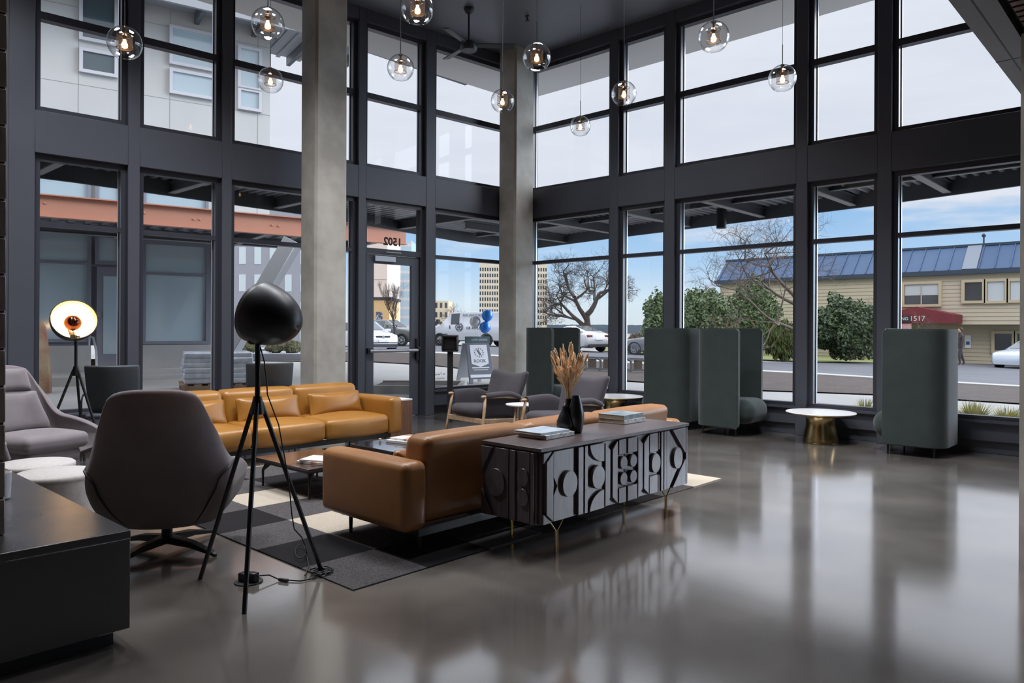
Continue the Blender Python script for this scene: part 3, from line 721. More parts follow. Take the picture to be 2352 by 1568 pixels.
def cb(px, py, P_=Pa): q = onpl(px, py, P_, nC); return q.x, q.z
xa0, za0 = cb(2040,746); xa1 = cb(2190,746)[0]; xp, zp = cb(2106,704); za0 = cb(2106,742)[1]
aw = T('entrance_awning', 'burgundy canvas awning over the entrance of the clapboard building', 'awning', (0,0,0)); aw.matrix_world = MC
b = B(); 
e0, e1 = xp-(xa1-xp), xa1
b.prism([(e0,.08,za0),(e1,.08,za0),(e1,.08,za0+.5),(xp,.08,zp),(e0,.08,za0+.5)], (0,2.2,0)); b.build('canopy', aw_m, aw, smooth=0)
wt = mat('white_lettering', C(232,230,226), .6); bk = mat('black_sign', C(44,44,48), .6)
xt, zt = cb(2107,740)
text('1517', .42, wt, aw, frameM((xt+.02,2.30,za0+.26),(1,0,0),(0,0,1)), 'house_number', .01)
b = B(); sx = cb(2096,740)[0]; b.box((sx-3.3,2.285,za0+.06),(sx-.05,2.33,za0+.46)); sg = b.build('name_board', bk, aw)
text('CIER BUILDING', .27, wt, aw, frameM((sx-1.12,2.34,za0+.26),(1,0,0),(0,0,1)), 'lettering', .004)
b = B(); b.box((sx-3.0,2.2,za0-.5),(sx-.05,2.24,za0-.02)); b.build('banner', mat('pink_banner', C(206,170,172), .7, var=(3, C(180,130,136), 4)), aw)
def cb(px, py): q = onpl(px, py, P0, nC); return q.x, q.z
x0, z1 = cb(2206,770); x1, z0 = cb(2220,800)
b = B(MC); b.box((x0,-1.13,z0),(x1,-1.1,z1)); s2 = T('parking_sign', 'small white sign with blue square on the tan wall at the right', 'sign', (0,0,0)); b.build('plate', wt, s2)
b = B(MC); b.box((x0+.06,-1.1,z0+.2),(x1-.06,-1.09,z0+.2+(x1-x0)-.12)); b.build('blue_square', mat('sign_blue', C(44,96,160), .5), s2)
for px, l in ((1800,'shallow orange domed lamp shade reflected low over the green shrub'),):
    pass
# generic tower: box with windows set in a grid
def grid_tower(name, label, px0, px1, ytop, D, depth, mw, cols, rows, wm, dirv=None, zbot=-2.5, fw=.62, fh=.62, y0r=.0, y1r=1.0, mats=None):
    A = at(px0, ytop, D); Bq = at(px1, ytop, D); d = (Bq-A); d.z = 0
    M, d_, n_ = bldM(Vector((A.x,A.y,0)), d); W_ = d.length; zt = A.z
    t = T(name, label, 'building', (0,0,0)); t.matrix_world = M
    b = B(); b.box((0,-depth,zbot),(W_,0,zt)); b.build('walls', mw, t, smooth=0)
    cw, rh = W_/cols, (zt-zbot)/rows; cells = [(i,j) for j in range(rows) for i in range(cols)]
    me = None; cnt = 0; rest = B(); nrest = 0
    for i, j in sorted(cells, key=lambda c: -c[1]):
        x = (i+.5)*cw; z = zbot+(j+.5)*rh
        if z < zbot+(zt-zbot)*y0r or z > zbot+(zt-zbot)*y1r: continue
        if cnt < 100:
            if me is None:
                b = B(); b.box((-cw*fw/2,-.3,-rh*fh/2),(cw*fw/2,.02*cw,rh*fh/2)); o = b.build('window', wm, t, smooth=0); me = o.data
            else:
                o = bpy.data.objects.new('window', me); COL.objects.link(o); o.parent = t
            o.location = (x,0,z); cnt += 1
        else: rest.box((x-cw*fw/2,-.3,z-rh*fh/2),(x+cw*fw/2,.02*cw,z+rh*fh/2)); nrest += 1
    if nrest: rest.build('window', wm, t, smooth=0)['kind'] = 'stuff'
    return t
grid_tower('office_tower', 'pale office tower with a grid of dark windows behind the corner column', 1101, 1257, 598, 190, 18, tower_m, 28, 14, dark_win, fw=.58, fh=.6, y1r=.94)
grid_tower('apartment_building', 'grey apartment building with bright windows seen past the slanted prop', 470, 716, 430, 62, 10, grey_m, 7, 6, white_win, zbot=-.6, fw=.44, fh=.62)
grid_tower('brick_block', 'low tan block with dark windows left of the white van', 985, 1030, 690, 150, 12, mat('tan_masonry', C(206,184,156), .8), 4, 5, dark_win, fw=.5, fh=.55)
tw = grid_tower('glass_tower', 'pinkish tower with blue glass band beyond the glass door', 846, 890, 540, 120, 14, mat('rosy_panel', C(220,202,192), .7), 1, 4, mat('rosy_joint', C(204,186,178), .7), fw=.98, fh=.02)
tw2 = grid_tower('glass_tower', 'blue glazed tower wing directly right of the pinkish tower', 888, 945, 552, 140, 14, mat('glass_curtain', C(176,196,210), .2), 6, 12, mat('pale_band', C(214,206,204), .6), fw=.9, fh=.3)
A = at(836,682,70); M, d_, n_ = bldM(Vector((A.x,A.y,0)), RT)
t = T('low_shop_building', 'low ochre shop with a dark roof edge beyond the glass door', 'building', (0,0,0)); t.matrix_world = M
b = B(); b.box((0,-6,-1),(2.4,0,A.z-.2)); b.build('walls', mat('ochre_stucco', C(214,176,124), .8), t)
b = B(); b.box((-.1,-6,A.z-.25),(2.6,.1,A.z)); b.build('roof_edge', bk, t)
b = B(); b.box((1.15,0,1.35),(1.75,.05,2.9)); b.build('banner', mat('dark_banner', C(70,72,96), .7, var=(6, C(190,190,196), 3, .5,.6)), t)
# distant wooded ridge
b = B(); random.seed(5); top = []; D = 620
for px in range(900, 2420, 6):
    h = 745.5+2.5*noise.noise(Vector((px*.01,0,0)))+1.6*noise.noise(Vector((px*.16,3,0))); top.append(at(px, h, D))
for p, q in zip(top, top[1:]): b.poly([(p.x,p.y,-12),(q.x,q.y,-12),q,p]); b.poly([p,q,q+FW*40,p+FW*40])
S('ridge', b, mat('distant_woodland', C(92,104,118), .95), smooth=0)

# ------------------------------------------------------------------ trees and shrubs
bark = mat('dark_bark', C(70,60,56), .9); bark2 = mat('pale_bark', C(104,92,84), .9)
def tree(name, px, py, D, h, label, spread=.6, levels=6, r0=.16, m=None, seed=1, trunk=.26, nb_=3, up=.25, lift=0):
    random.seed(seed); p = tilt(at(px, py, D)); p.z += lift; t = T(name, label, 'tree', p)
    bt = B(); bb = B()
    def grow(q, d, L, r, lv):
        n = 4 if lv < 3 else 3; P = [q]; dd = d.copy()
        for i in range(n):
            dd = (dd + Vector((random.uniform(-1,1),random.uniform(-1,1),random.uniform(-.4,.8)))*.16).normalized(); P.append(P[-1]+dd*L/n)
        tgt = bt if lv == 0 else bb
        tgt.tube(P, [r*(1-.45*i/n) for i in range(n+1)], 7 if lv < 2 else (4 if lv < 4 else 3), cap=False)
        if lv >= levels: return
        k = nb_ if lv < levels-1 else nb_+1
        for i in range(k):
            f = 1.0 if i == 0 else random.uniform(.45,1.0); idx = f*n; a = int(min(n-1, idx)); s = P[a].lerp(P[a+1], idx-a)
            side = Vector((random.gauss(0,1),random.gauss(0,1),random.gauss(0,.6))); side = (side-dd*side.dot(dd)).normalized()
            nd = (dd*(1-spread*random.uniform(.5,1)) + side*spread*random.uniform(.7,1.3) + Vector((0,0,up*random.random()))).normalized()
            grow(s, nd, L*random.uniform(.62,.84), r*.55 if i else r*.62, lv+1)
    grow(Vector((0,0,0)), Vector((.04,.02,1)), h*trunk, r0, 0)
    bt.build('trunk', m or bark, t, smooth=180); bb.build('branches', m or bark, t, smooth=0)
    return t
tree('bare_tree', 1352, 762, 52, 11.6, 'large bare spreading tree across the street behind the first right windows', .72, 8, .34, bark, 12, .20, 3, .12)
tree('bare_tree', 903, 760, 40, 3.9, 'bare street tree seen through the glass door', .34, 7, .09, bark, 17, .27, 3, .7)
tree('bare_tree', 1060, 745, 75, 5.5, 'small bare tree on the skyline behind the white van', .5, 6, .10, bark, 9, .24, 3, .3)
tree('bare_tree', 1845, 800, 33.5, 11.6, 'pale bare tree in front of the clapboard building', .72, 7, .16, bark2, 21, .24, 3, .12)
tree('bare_tree', 2062, 815, 41, 5.6, 'thin bare tree beside the burgundy awning', .6, 6, .07, bark2, 33, .26, 3, .2)
leaf1 = mat('evergreen_leaf', C(72,92,58), .5, var=(3, C(104,122,80), 2)); leaf2 = mat('dark_evergreen_leaf', C(56,72,48), .5, var=(3, C(78,96,60), 2)); leaf3 = mat('conifer_leaf', C(98,108,56), .7, var=(3, C(72,86,46), 2))
def shrub(px0, px1, ytop, ybot, D, n, label, m, seed, lf=.16, vertical=False, cat='shrub', name='evergreen_shrub'):
    random.seed(seed); c = at((px0+px1)/2, ybot, D); w = (px1-px0)*D/FPX; h = (ybot-ytop)*D/FPX
    t = T(name, label, cat, c); b = B(); dp = w*.5
    rx = RT; fy = FW
    for k in range(n):
        v = Vector((random.gauss(0,1),random.gauss(0,1),random.gauss(0,1))).normalized(); rr = random.random()**.22
        lump = .86+.34*noise.noise(v*2.2+Vector((seed,0,0)))+.16*noise.noise(v*5+Vector((0,seed,0)))
        q = Vector((v.x*rr*lump*w*.56, v.y*rr*lump*dp, h*.5+v.z*rr*lump*h*.56))
        if q.z < .02*h: q.z = random.uniform(.02,.25)*h
        pos = rx*q.x + fy*q.y + Vector((0,0,q.z)); s = lf*random.uniform(.6,1.2)
        if vertical: d1 = Vector((random.gauss(0,.25),random.gauss(0,.25),1)).normalized(); d2 = Vector((random.gauss(0,1),random.gauss(0,1),.1)).normalized()*.35
        else:
            d1 = Vector((random.gauss(0,1),random.gauss(0,1),random.gauss(0,1))).normalized(); d2 = d1.orthogonal().normalized()*.55
        b.poly([pos-d1*s*.5, pos+d2*s*.5, pos+d1*s*.5, pos-d2*s*.5])
    b.build('foliage', m, t, smooth=0)
    b = B(); random.seed(seed+1)
    for k in range(5):
        a = random.random()*6.28; b.tube([(0,0,.0),(math.cos(a)*.15*w,math.sin(a)*.15*w,h*.3),(math.cos(a)*.25*w,math.sin(a)*.25*w,h*.6)], [.05,.04,.02], 5)
    b.build('stems', bark, t); return t
shrub(1476, 1545, 672, 815, 42, 3400, 'rounded evergreen shrub behind the grey car and second mullion', leaf1, 41, .24)
shrub(1540, 1680, 664, 800, 42, 9000, 'broad evergreen shrub behind the paired green booths', leaf1, 42, .22)
shrub(1668, 1785, 645, 805, 46, 8000, 'tall evergreen shrub in front of the clapboard building end', leaf1, 43, .22)
shrub(1868, 2018, 682, 828, 37, 13000, 'big dark rounded evergreen between two mullions in front of the clapboard wall', leaf2, 44, .19)
shrub(1756, 1832, 735, 826, 36, 3800, 'yellowish feathery conifer shrub beside the fourth mullion', leaf3, 45, .3, True)
shrub(1625, 1690, 720, 812, 41.5, 2600, 'small yellowish conifer shrub behind the back to back booths', leaf3, 46, .3, True)
shrub(1440, 1480, 765, 815, 46, 900, 'brownish leafless thicket beyond the grey car', mat('twig_brown', C(110,96,84), .9), 47, .3, True)
for i, (a, c, l) in enumerate(((528,592,'dry shrub on the planted wall left of the lamp dome'),(612,650,'dry shrub on the planted wall behind the lamp pole'),(652,690,'dry shrub on the planted wall beside the tall column'))):
    shrub(a, c, 783, 809, 26, 900, l, mat('dry_shrub_leaf', C(150,146,112), .8, var=(3, C(112,112,84), 2)) if 'dry_shrub_leaf' not in MT else MT['dry_shrub_leaf'], 50+i, .16)
b = B(); p, q = at(500,812,25), at(716,812,25); zt_ = p.z
b.prism([(p.x,p.y,-.4),(q.x,q.y,-.4),(q.x,q.y,zt_),(p.x,p.y,zt_)], FW*3)
for o_ in bpy.data.objects:
    if o_.name.startswith('evergreen_shrub') and str(o_.get('label','')).startswith('dry shrub'): o_.location.z = zt_+.01; o_.name = 'dry_shrub'
tag(b.build('planter_wall', mat('grey_wall', C(150,152,158), .8)), 'grey concrete planter wall holding dry shrubs beyond the pallet', 'wall')
# ------------------------------------------------------------------ vehicles
paint = lambda n, c: mat(n, c, .25, .0, coat=1.0)
tyre = mat('tyre_rubber', C(34,34,36), .85); rim_m = mat('alloy_rim', C(170,172,176), .3, .8); carglass = mat('car_glass', C(58,66,72), .05, spec=1.0); lamp_m = mat('headlamp', C(206,210,214), .1); tail_m = mat('tail_lamp', C(120,36,36), .2); plate_m = mat('number_plate', C(214,216,220), .5); trimb = mat('black_trim', C(44,44,48), .6)
def vehicle(name, label, cat, loc, rz, L, Wd, st, glass, pm, wheels, wr, spokes=5, extra=None):
    # st: stations (x, half width, z bottom, z belt, roof z, roof half width); front is +x
    t = T(name, label, cat, loc, rz); b = B(); g = B(); R = []
    for x, w, zb, zt, zr, wr_ in st:
        R.append([(x,w*.86,zb),(x,w*.97,zb+.06),(x,w,(zb+zt)/2),(x,w*.985,zt-.08),(x,w*.93,zt),(x,wr_,zr-.04),(x,wr_*.82,zr),(x,-wr_*.82,zr),(x,-wr_,zr-.04),(x,-w*.93,zt),(x,-w*.985,zt-.08),(x,-w,(zb+zt)/2),(x,-w*.97,zb+.06),(x,-w*.86,zb)])
    b.loft(R); body = b.build('body', pm, t, smooth=50)
    for i, kind in glass:      # kind s = side windows, f = windscreen or rear window
        a, c = R[i], R[i+1]
        if 's' in kind:
            for j, k in ((4,5),(9,8)):
                o = Vector((0,.012 if j == 4 else -.012,.0)); q = [Vector(a[j]),Vector(c[j]),Vector(c[k]),Vector(a[k])]; m = sum(q, Vector())/4
                q = [m+(v-m)*.86+o for v in q]; g.prism(q, (0,.004 if j == 4 else -.004,0))
        if 'f' in kind:
            q = [Vector(a[6]),Vector(a[7]),Vector(c[7]),Vector(c[6])]; m = sum(q, Vector())/4; nn = (q[1]-q[0]).cross(q[3]-q[0]).normalized(); nn = nn if nn.z > 0 else -nn
            q = [m+(v-m)*.9+nn*.012 for v in q]; g.prism(q, nn*.006)
    g.build('windows', carglass, t, smooth=0)
    for x in wheels:
        for s in (-1, 1):
            y = s*(Wd/2-.10); b = B(); b.lathe([(wr*.62,-.1),(wr*.93,-.11),(wr,-.08),(wr,.08),(wr*.93,.11),(wr*.62,.1)], (0,0,0), 28, R=Matrix.Rotation(PI/2,4,'X')); 
            o = b.build('wheel', tyre, t); o.location = (x,y,wr)
            b = B(); b.cyl((0,-.06,0),(0,.06,0),wr*.6,n=20)
            o2 = b.build('hub_back', trimb, o)
            b = B(); 
            for k in range(spokes):
                an = k*2*PI/spokes; b.beam((0,s*.085,0),(math.cos(an)*wr*.6,s*.085,math.sin(an)*wr*.6),.05,.02,(0,1,0))
            b.lathe([(wr*.56,-.02),(wr*.65,-.02),(wr*.65,.02),(wr*.56,.02)], (0,s*.09,0), 24, R=Matrix.Rotation(PI/2,4,'X')); b.cyl((0,s*.07,0),(0,s*.1,0),wr*.16,n=12)
            b.build('rim', rim_m, o)
            b = B(); b.lathe([(wr*1.02,-.04),(wr*1.16,-.04),(wr*1.16,.03),(wr*1.02,.03)], (x,s*(Wd/2+.0),wr), 28, R=Matrix.Rotation(PI/2,4,'X')); b.build('wheel_arch', trimb, t)
    if extra: extra(t, body)
    return t
def part(t, name, m, *boxes, bev=.02):
    b = B()
    for q in boxes: b.box(*q)
    return b.build(name, m, t, bevel=bev)
rzv = lambda v: math.atan2(v.y, v.x)
SD = Vector((1,0,0)) if False else (tilt(gr(2011,872))-tilt(gr(991,813))); SD.z = 0; SD.normalize()      # street direction, to the right
# white hatchback facing us, cut by the door frame
def gx(t, body):
    for s in (-1,1):
        part(t,'headlamp',lamp_m,((1.86,s*.52-.16,.60),(1.99,s*.52+.16,.76)))
        part(t,'wing_mirror',MT['hatch_white'],((.62,s*.93-.12,.92),(.78,s*.93+.12,1.06)))
    part(t,'grille',trimb,((1.98,-.36,.62),(2.03,.36,.74))); part(t,'lower_intake',trimb,((2.02,-.75,.22),(2.08,.75,.36))); part(t,'number_plate',plate_m,((2.05,-.26,.44),(2.09,.26,.57)))
    b = B(); b.cyl((2.03,0,.68),(2.05,0,.68),.075,n=20); b.build('round_badge', rim_m, t)
    part(t,'bumper_strip',trimb,((2.0,-.78,.40),(2.07,.78,.44)))
hatch = [(2.05,.70,.2,.58,.62,.66),(1.92,.82,.18,.76,.80,.74),(1.2,.86,.18,.88,.93,.76),(.95,.86,.18,.92,.97,.76),(.15,.87,.18,.94,1.42,.60),(-1.3,.87,.18,.96,1.43,.60),(-1.75,.86,.2,.96,1.2,.66),(-2.02,.80,.25,.80,.86,.70)]
vehicle('hatchback_car', 'white hatchback facing us outside the glass door', 'car', tilt(at(836,801,36),.02), rzv(-FW*.80+RT*.60), 4.1, 1.74, hatch, ((3,'f'),(4,'s'),(5,'s')), paint('hatch_white', C(202,205,212)), (1.3,-1.25), .31, 6, gx)
suv = [(2.3,.78,.28,.80,.85,.70),(2.1,.90,.25,.98,1.02,.80),(1.2,.93,.25,1.08,1.13,.84),(.95,.93,.25,1.10,1.16,.84),(.25,.94,.25,1.12,1.62,.68),(-1.7,.94,.25,1.14,1.64,.68),(-2.1,.92,.27,1.12,1.30,.76),(-2.28,.84,.35,.85,.95,.76)]
vehicle('suv_car', 'dark grey estate car parked behind the white hatchback', 'car', tilt(at(893,792,47),.02), rzv(RT*.93-FW*.36), 4.6, 1.88, suv, ((3,'f'),(4,'s'),(5,'sf')), paint('dark_grey_paint', C(74,78,76)), (1.45,-1.35), .36, 5)
van = [(2.75,.82,.35,1.0,1.05,.80),(2.6,.96,.3,1.12,1.18,.86),(1.9,1.0,.3,1.25,1.32,.90),(1.75,1.0,.3,1.28,1.36,.90),(1.05,1.0,.3,1.30,2.12,.80),(.35,1.0,.3,1.32,2.16,.82),(-2.65,1.0,.3,1.32,2.16,.82),(-2.75,.98,.35,1.3,2.1,.82)]
vd_ = (-SD*.97-FW*.22).normalized(); VP_ = tilt(at(1082,795,48),.02)
def vx(t, body):
    navy = mat('navy_lettering', C(60,66,92), .6); s = 1      # the side facing us
    y = 1.0
    Ms = lambda x, z, yy=1.02: frameM((x,yy,z),(-1,0,0),(0,0,1))
    text('APPLIANCE SERVICE', .20, navy, t, Ms(-.75,1.93,.93), 'lettering', .006); text('GE APPLIANCES', .24, navy, t, Ms(-1.0,1.13,1.015), 'lettering', .006)
    part(t,'stripe',navy,((1.2,1.0,.70),(1.9,1.012,.75)),bev=0)
    b = B(); b.lathe([(.24,-.01),(.27,-.01),(.27,.01),(.24,.01)], (.35,1.02,1.2), 30, R=Matrix.Rotation(PI/2,4,'X'))
    for k in range(4): a = k*PI/2+PI/4; b.lathe([(.07,-.01),(.10,-.01),(.10,.01),(.07,.01)], (.35+.11*math.cos(a),1.02,1.2+.11*math.sin(a)), 16, R=Matrix.Rotation(PI/2,4,'X'))
    b.build('round_emblem', navy, t)
    part(t,'door_handle',trimb,((1.0,1.0,1.08),(1.06,1.03,1.3))); part(t,'wing_mirror',trimb,((1.72,.98,1.38),(1.9,1.25,1.68)))
    part(t,'rear_bumper',trimb,((-2.95,-.95,.42),(-2.72,.95,.62))); part(t,'front_bumper',trimb,((2.6,-.92,.35),(2.85,.92,.6)))
vehicle('delivery_van', 'white service van parked across the street with navy lettering', 'van', VP_, rzv(vd_), 5.5, 2.0, van, ((3,'f'),(4,'s')), paint('van_white', C(188,192,200)), (1.75,-1.55), .37, 6, vx)
sedan = [(2.3,.74,.22,.62,.66,.66),(2.1,.88,.2,.78,.82,.76),(1.2,.92,.2,.90,.94,.80),(.95,.92,.2,.92,.97,.80),(-.05,.93,.2,.95,1.42,.60),(-.75,.93,.2,.97,1.43,.60),(-1.9,.91,.22,1.0,1.12,.66),(-2.25,.86,.3,.92,1.02,.70),(-2.35,.80,.42,.7,.75,.66)]
def tx(t, body):
    for s in (-1,1): part(t,'tail_lamp',tail_m,((-2.34,s*.62-.18,.80),(-2.22,s*.62+.18,.92)))
    part(t,'number_plate',plate_m,((-2.40,-.26,.62),(-2.36,.26,.74))); part(t,'diffuser',trimb,((-2.36,-.7,.25),(-2.22,.7,.42)))
vehicle('sedan_car', 'white fastback car parked beyond the railing behind the tall green booth', 'car', tilt(at(1316,810,43),.02), rzv(-SD*.80+FW*.55), 4.7, 1.86, sedan, ((3,'f'),(4,'s'),(5,'sf')), paint('pearl_white', C(192,192,196)), (1.45,-1.4), .35, 5, tx)
vehicle('compact_car', 'grey compact car half hidden behind the paired green booths', 'car', tilt(at(1530,818,39),.02), rzv(-SD), 4.4, 1.78, sedan, ((3,'f'),(4,'s'),(5,'sf')), paint('gunmetal', C(104,106,114)), (1.4,-1.35), .33, 9)
vehicle('parked_car', 'pale silver car in front of the clapboard building at the far right', 'car', tilt(at(2368,842,38),.02), rzv(-RT*.82-FW*.5), 4.4, 1.78, sedan, ((3,'f'),(4,'s')), paint('silver_blue', C(196,206,220)), (1.4,-1.35), .33, 5)

# ------------------------------------------------------------------ street furniture near the corner
p = tilt(at(1094,878,14.5)); p = tilt(at(1092,878,15.6)); af = T('sandwich_board', 'grey folding sandwich board sign on the pavement beside the balloons', 'sign', p, rzv(-FW*.86+RT*.5))
bdm = mat('slate_board', C(96,100,112), .5); bdl = mat('pale_board', C(178,180,184), .6); wpn = mat('white_panel', C(226,228,232), .5); tealm = mat('teal_header', C(70,92,96), .5)
def panel(sgn, m, nm):
    M = Matrix.Translation((sgn*.30,0,0)) @ Matrix.Rotation(-sgn*.27,4,'Y'); b = B(M); h = .86
    b.prism([(0,-.30,0),(0,-.22,0),(0,-.20,.10),(0,.20,.10),(0,.22,0),(0,.30,0),(0,.27,h),(0,-.27,h)], (sgn*.025,0,0)); return b.build(nm, m, af, bevel=.006), M
pf, Mf = panel(1, bdm, 'front_panel'); panel(-1, bdl, 'back_panel')
b = B(Mf); b.prism([(.027,-.2,.82),(.027,.2,.82),(.027,.2,.42),(.027,0,.35),(.027,-.2,.42)], (.003,0,0)); sh = b.build('shield_panel', wpn, af, smooth=0)
text('ROOK', .10, bdm, af, Mf @ frameM((.032,0,.475),(0,1,0),(0,0,1)), 'lettering', .001)
b = B(Mf)
for k in range(12):
    a = k*PI/6; b.prism([(.030,.10*math.cos(a)+.02*math.cos(a+c),.655+.09*math.sin(a)+.02*math.sin(a+c)) for c in (0,2.1,4.2)], (.002,0,0))
b.prism([(.030,-.05,.70),(.030,-.01,.73),(.030,.05,.61),(.030,.01,.59)], (.002,0,0)); b.build('bird_emblem', bdm, af, smooth=0)
b = B(Mf); b.box((.026,-.2,.325),(.0285,.2,.345)); b.build('small_print', wpn, af); b = B(Mf); b.box((.026,-.17,.285),(.0285,.17,.295)); b.build('small_print', wpn, af)
b = B(Mf); b.box((.026,-.26,.13),(.029,.26,.19)); b.build('white_stripe', wpn, af)
M2 = Matrix.Translation((.085,0,.835)); b = B(M2); b.box((-.012,-.29,0),(.012,.29,.14)); b.build('header_board', tealm, af)
text('NOW LEASING', .056, wpn, af, M2 @ frameM((.0135,.04,.07),(0,1,0),(0,0,1)), 'lettering', .001)
blue_b = mat('blue_balloon', C(36,138,240), .3, coat=.3); silv_b = mat('silver_balloon', C(226,226,230), .3, .1)
for (px, py, m, l) in ((1119,724,blue_b,'upper blue balloon tied above the sandwich board'),(1114,751,blue_b,'lower blue balloon tied above the sandwich board'),(1091,738,silv_b,'silver balloon beside the two blue ones')):
    q = at(px,py,15.4); t = T('balloon', l, 'balloon', q, 0, 'balloons'); b = B(); r = .118
    b.lathe([(.0008,r*1.04),(r*.5,r*.9),(r*.86,r*.53),(r,0),(r*.94,-.38*r),(r*.72,-.76*r),(r*.36,-1.03*r),(.012,-1.13*r),(.02,-1.2*r),(.0008,-1.18*r)], n=28); b.build('skin', m, t, smooth=180)
    b = B(); tgt = Vector((p.x,p.y,p.z+.95))-q; b.tube([(0,0,-.16),tgt*.5+Vector((0,0,-.1)),tgt+Vector((0,0,.18))], .0025, 4); b.build('string', wpn, t)
p = tilt(at(1034,889,10.8)); t = T('keypad_pedestal', 'black keypad pedestal post outside the window beside the door', 'post', p, rzv(-FW))
b = B(); b.box((-.04,-.04,-.3),(.04,.04,.97)); b.build('post', blackm, t)
b = B(); b.box((-.07,-.115,.80),(.10,.115,1.04)); b.box((.10,-.115,1.01),(.16,.115,1.04)); b.box((.10,-.115,.82),(.16,-.09,1.01)); b.box((.10,.09,.82),(.16,.115,1.01)); b.build('keypad_hood', blackm, t, bevel=.01)
b = B(); b.box((.10,-.08,.84),(.11,.08,.99)); b.build('keypad', black, t)
p = tilt(at(930,893,13.5)); t = T('concrete_planter', 'low concrete planter with a bare seedling outside the glass door', 'planter', p, rzv(RT))
b = B(); b.box((-.55,-.9,-.1),(1.1,-.8,.14)); b.box((-.55,.3,-.1),(1.1,.4,.14)); b.box((-.55,-.8,-.1),(-.45,.3,.14)); b.box((1.0,-.8,-.1),(1.1,.3,.14)); b.build('rim', con2, t, bevel=.01)
b = B(); b.box((-.45,-.8,-.1),(1.0,.3,.11)); b.build('soil', soil_m, t)
b = B(); random.seed(8)
for k in range(9): a = random.random()*6.28; b.tube([(.2,-.2,.1),(.2+.03*math.cos(a),-.2+.03*math.sin(a),.25),(.2+.11*math.cos(a),-.2+.11*math.sin(a),.38+.12*random.random())], [.006,.004,.002], 4)
b.build('seedling', bark2, t)
# curved steel railing in front of the parked cars
t = T('street_railing', 'low grey railing with curved posts beyond the right windows', 'railing', (0,0,0))
rl = mat('railing_grey', C(108,110,114), .5, .3)
A, Bq = tilt(gr(1290,851)), tilt(gr(1500,858)); u = (Bq-A).normalized(); Lr = (Bq-A).length; zz = at(1400,819,(A-CAM).dot(FW)).z - A.z
for f in (1.0, .22):
    b = B(); b.beam(A+Vector((0,0,zz*f)), Bq+Vector((0,0,zz*f)), .06, .06); b.build('rail', rl, t)
for k in range(6):
    q = A+u*Lr*(k+.5)/6; n_ = Vector((u.y,-u.x,0)); b = B(); b.tube([q, q+Vector((0,0,zz*.5))+u*.04, q+Vector((0,0,zz*.85))+u*.02, q+Vector((0,0,zz))-u*.08], [.04]*4, 8); b.build('post', rl, t)
for k in range(5):
    q0, q1 = A+u*(Lr*(k+.5)/6+.1), A+u*(Lr*(k+1.5)/6-.1); b = B(); b.beam(q0+Vector((0,0,zz*.6)), q1+Vector((0,0,zz*.6)), .02, zz*.62); b.build('infill_panel', mat('rust_panel', C(88,76,66), .7) if 'rust_panel' not in MT else MT['rust_panel'], t)
# pallet of wrapped bags
pl_ = gr(497,893); t = T('pallet', 'wooden pallet under the wrapped bags in the courtyard', 'pallet', pl_, rzv(RT*.9+FW*.43))
pw_ = mat('pallet_wood', C(160,134,110), .85, var=(5, C(128,104,84), 5))
for y in (-.5,0,.5): b = B(); b.box((-.6,y-.05,0),(.6,y+.05,.10)); b.build('bearer', pw_, t)
for k in range(6): x = -.55+.22*k; b = B(); b.box((x-.06,-.55,.10),(x+.06,.55,.125)); b.build('deck_board', pw_, t)
t2 = T('wrapped_bag_load', 'stack of white bags wrapped in clear film on the pallet', 'bags', pl_+Vector((0,0,.127)), rzv(RT*.9+FW*.43))
wrap = mat('film_wrapped_bag', C(206,208,214), .22, bump=(14,.9,5), var=(9, C(178,182,190), 4), coat=.4)
random.seed(2)
for lv in range(6):
    for (x, y) in ((-.28,-.26),(.28,-.26),(-.28,.26),(.28,.26)):
        b = B(); b.soft((x+random.uniform(-.02,.02),y+random.uniform(-.02,.02),.055+lv*.088), (.288,.268,.052), .03, (.006,.006,.004), k=3, m=5); b.build('bag', wrap, t2, smooth=180)
# basalt boulder and handrail at the left
p = tilt(at(79,872,12.3)); b = B(Matrix.Translation(p)); random.seed(4)
R_ = []
for z, r in ((-.2,.26),(.2,.25),(.6,.22),(.95,.20),(1.12,.15),(1.2,.08)): R_.append([Vector(((r+.03*random.uniform(-1,1))*math.cos(k*PI/4),(r+.03*random.uniform(-1,1))*math.sin(k*PI/4),z)) for k in range(8)])
b.loft(R_); tag(b.build('standing_stone', mat('mossy_stone', C(142,126,96), .9, bump=(8,1,8), var=(3, C(116,72,56), 6))), 'tall mossy standing stone in the courtyard left of the lit lamp', 'stone')
b = B(); q0, q1, q2, q3 = at(203,855,16), at(205,772,16), at(214,775,15.5), at(222,858,14.6); q4 = at(221,806,14.7)
b.tube([q0,q1,q2,q4,q3], .022, 8); tag(b.build('handrail', pale_steel, smooth=60), 'bent grey handrail by the neighbour entrance steps', 'handrail')
# passer-by at the right, mostly hidden by the booth
sk = mat('skin', C(196,150,124), .6); coat_m = mat('dark_coat', C(70,64,66), .9); trs = mat('grey_trousers', C(92,88,86), .9); hair_m = mat('brown_hair', C(70,50,40), .8)
pp = tilt(at(2206,838,36)); pp.z = at(2206,838,36).z; pe = T('person', 'person in a dark coat walking along the tan wall, right of the lone booth', 'person', pp, rzv(-RT))
me = bpy.data.meshes.new('body'); V = [(0,0,.95),(0,.0,1.2),(0,0,1.42),(0,0,1.52),(.02,0,1.64),(.02,0,1.74),(0,.19,1.40),(.04,.25,1.14),(.12,.23,.90),(0,-.19,1.40),(-.04,-.25,1.14),(.04,-.24,.90),(.02,.09,.90),(.12,.1,.50),(.08,.1,.08),(.20,.1,.03),(-.02,-.09,.90),(-.10,-.1,.50),(-.25,-.1,.10),(-.15,-.1,.03)]
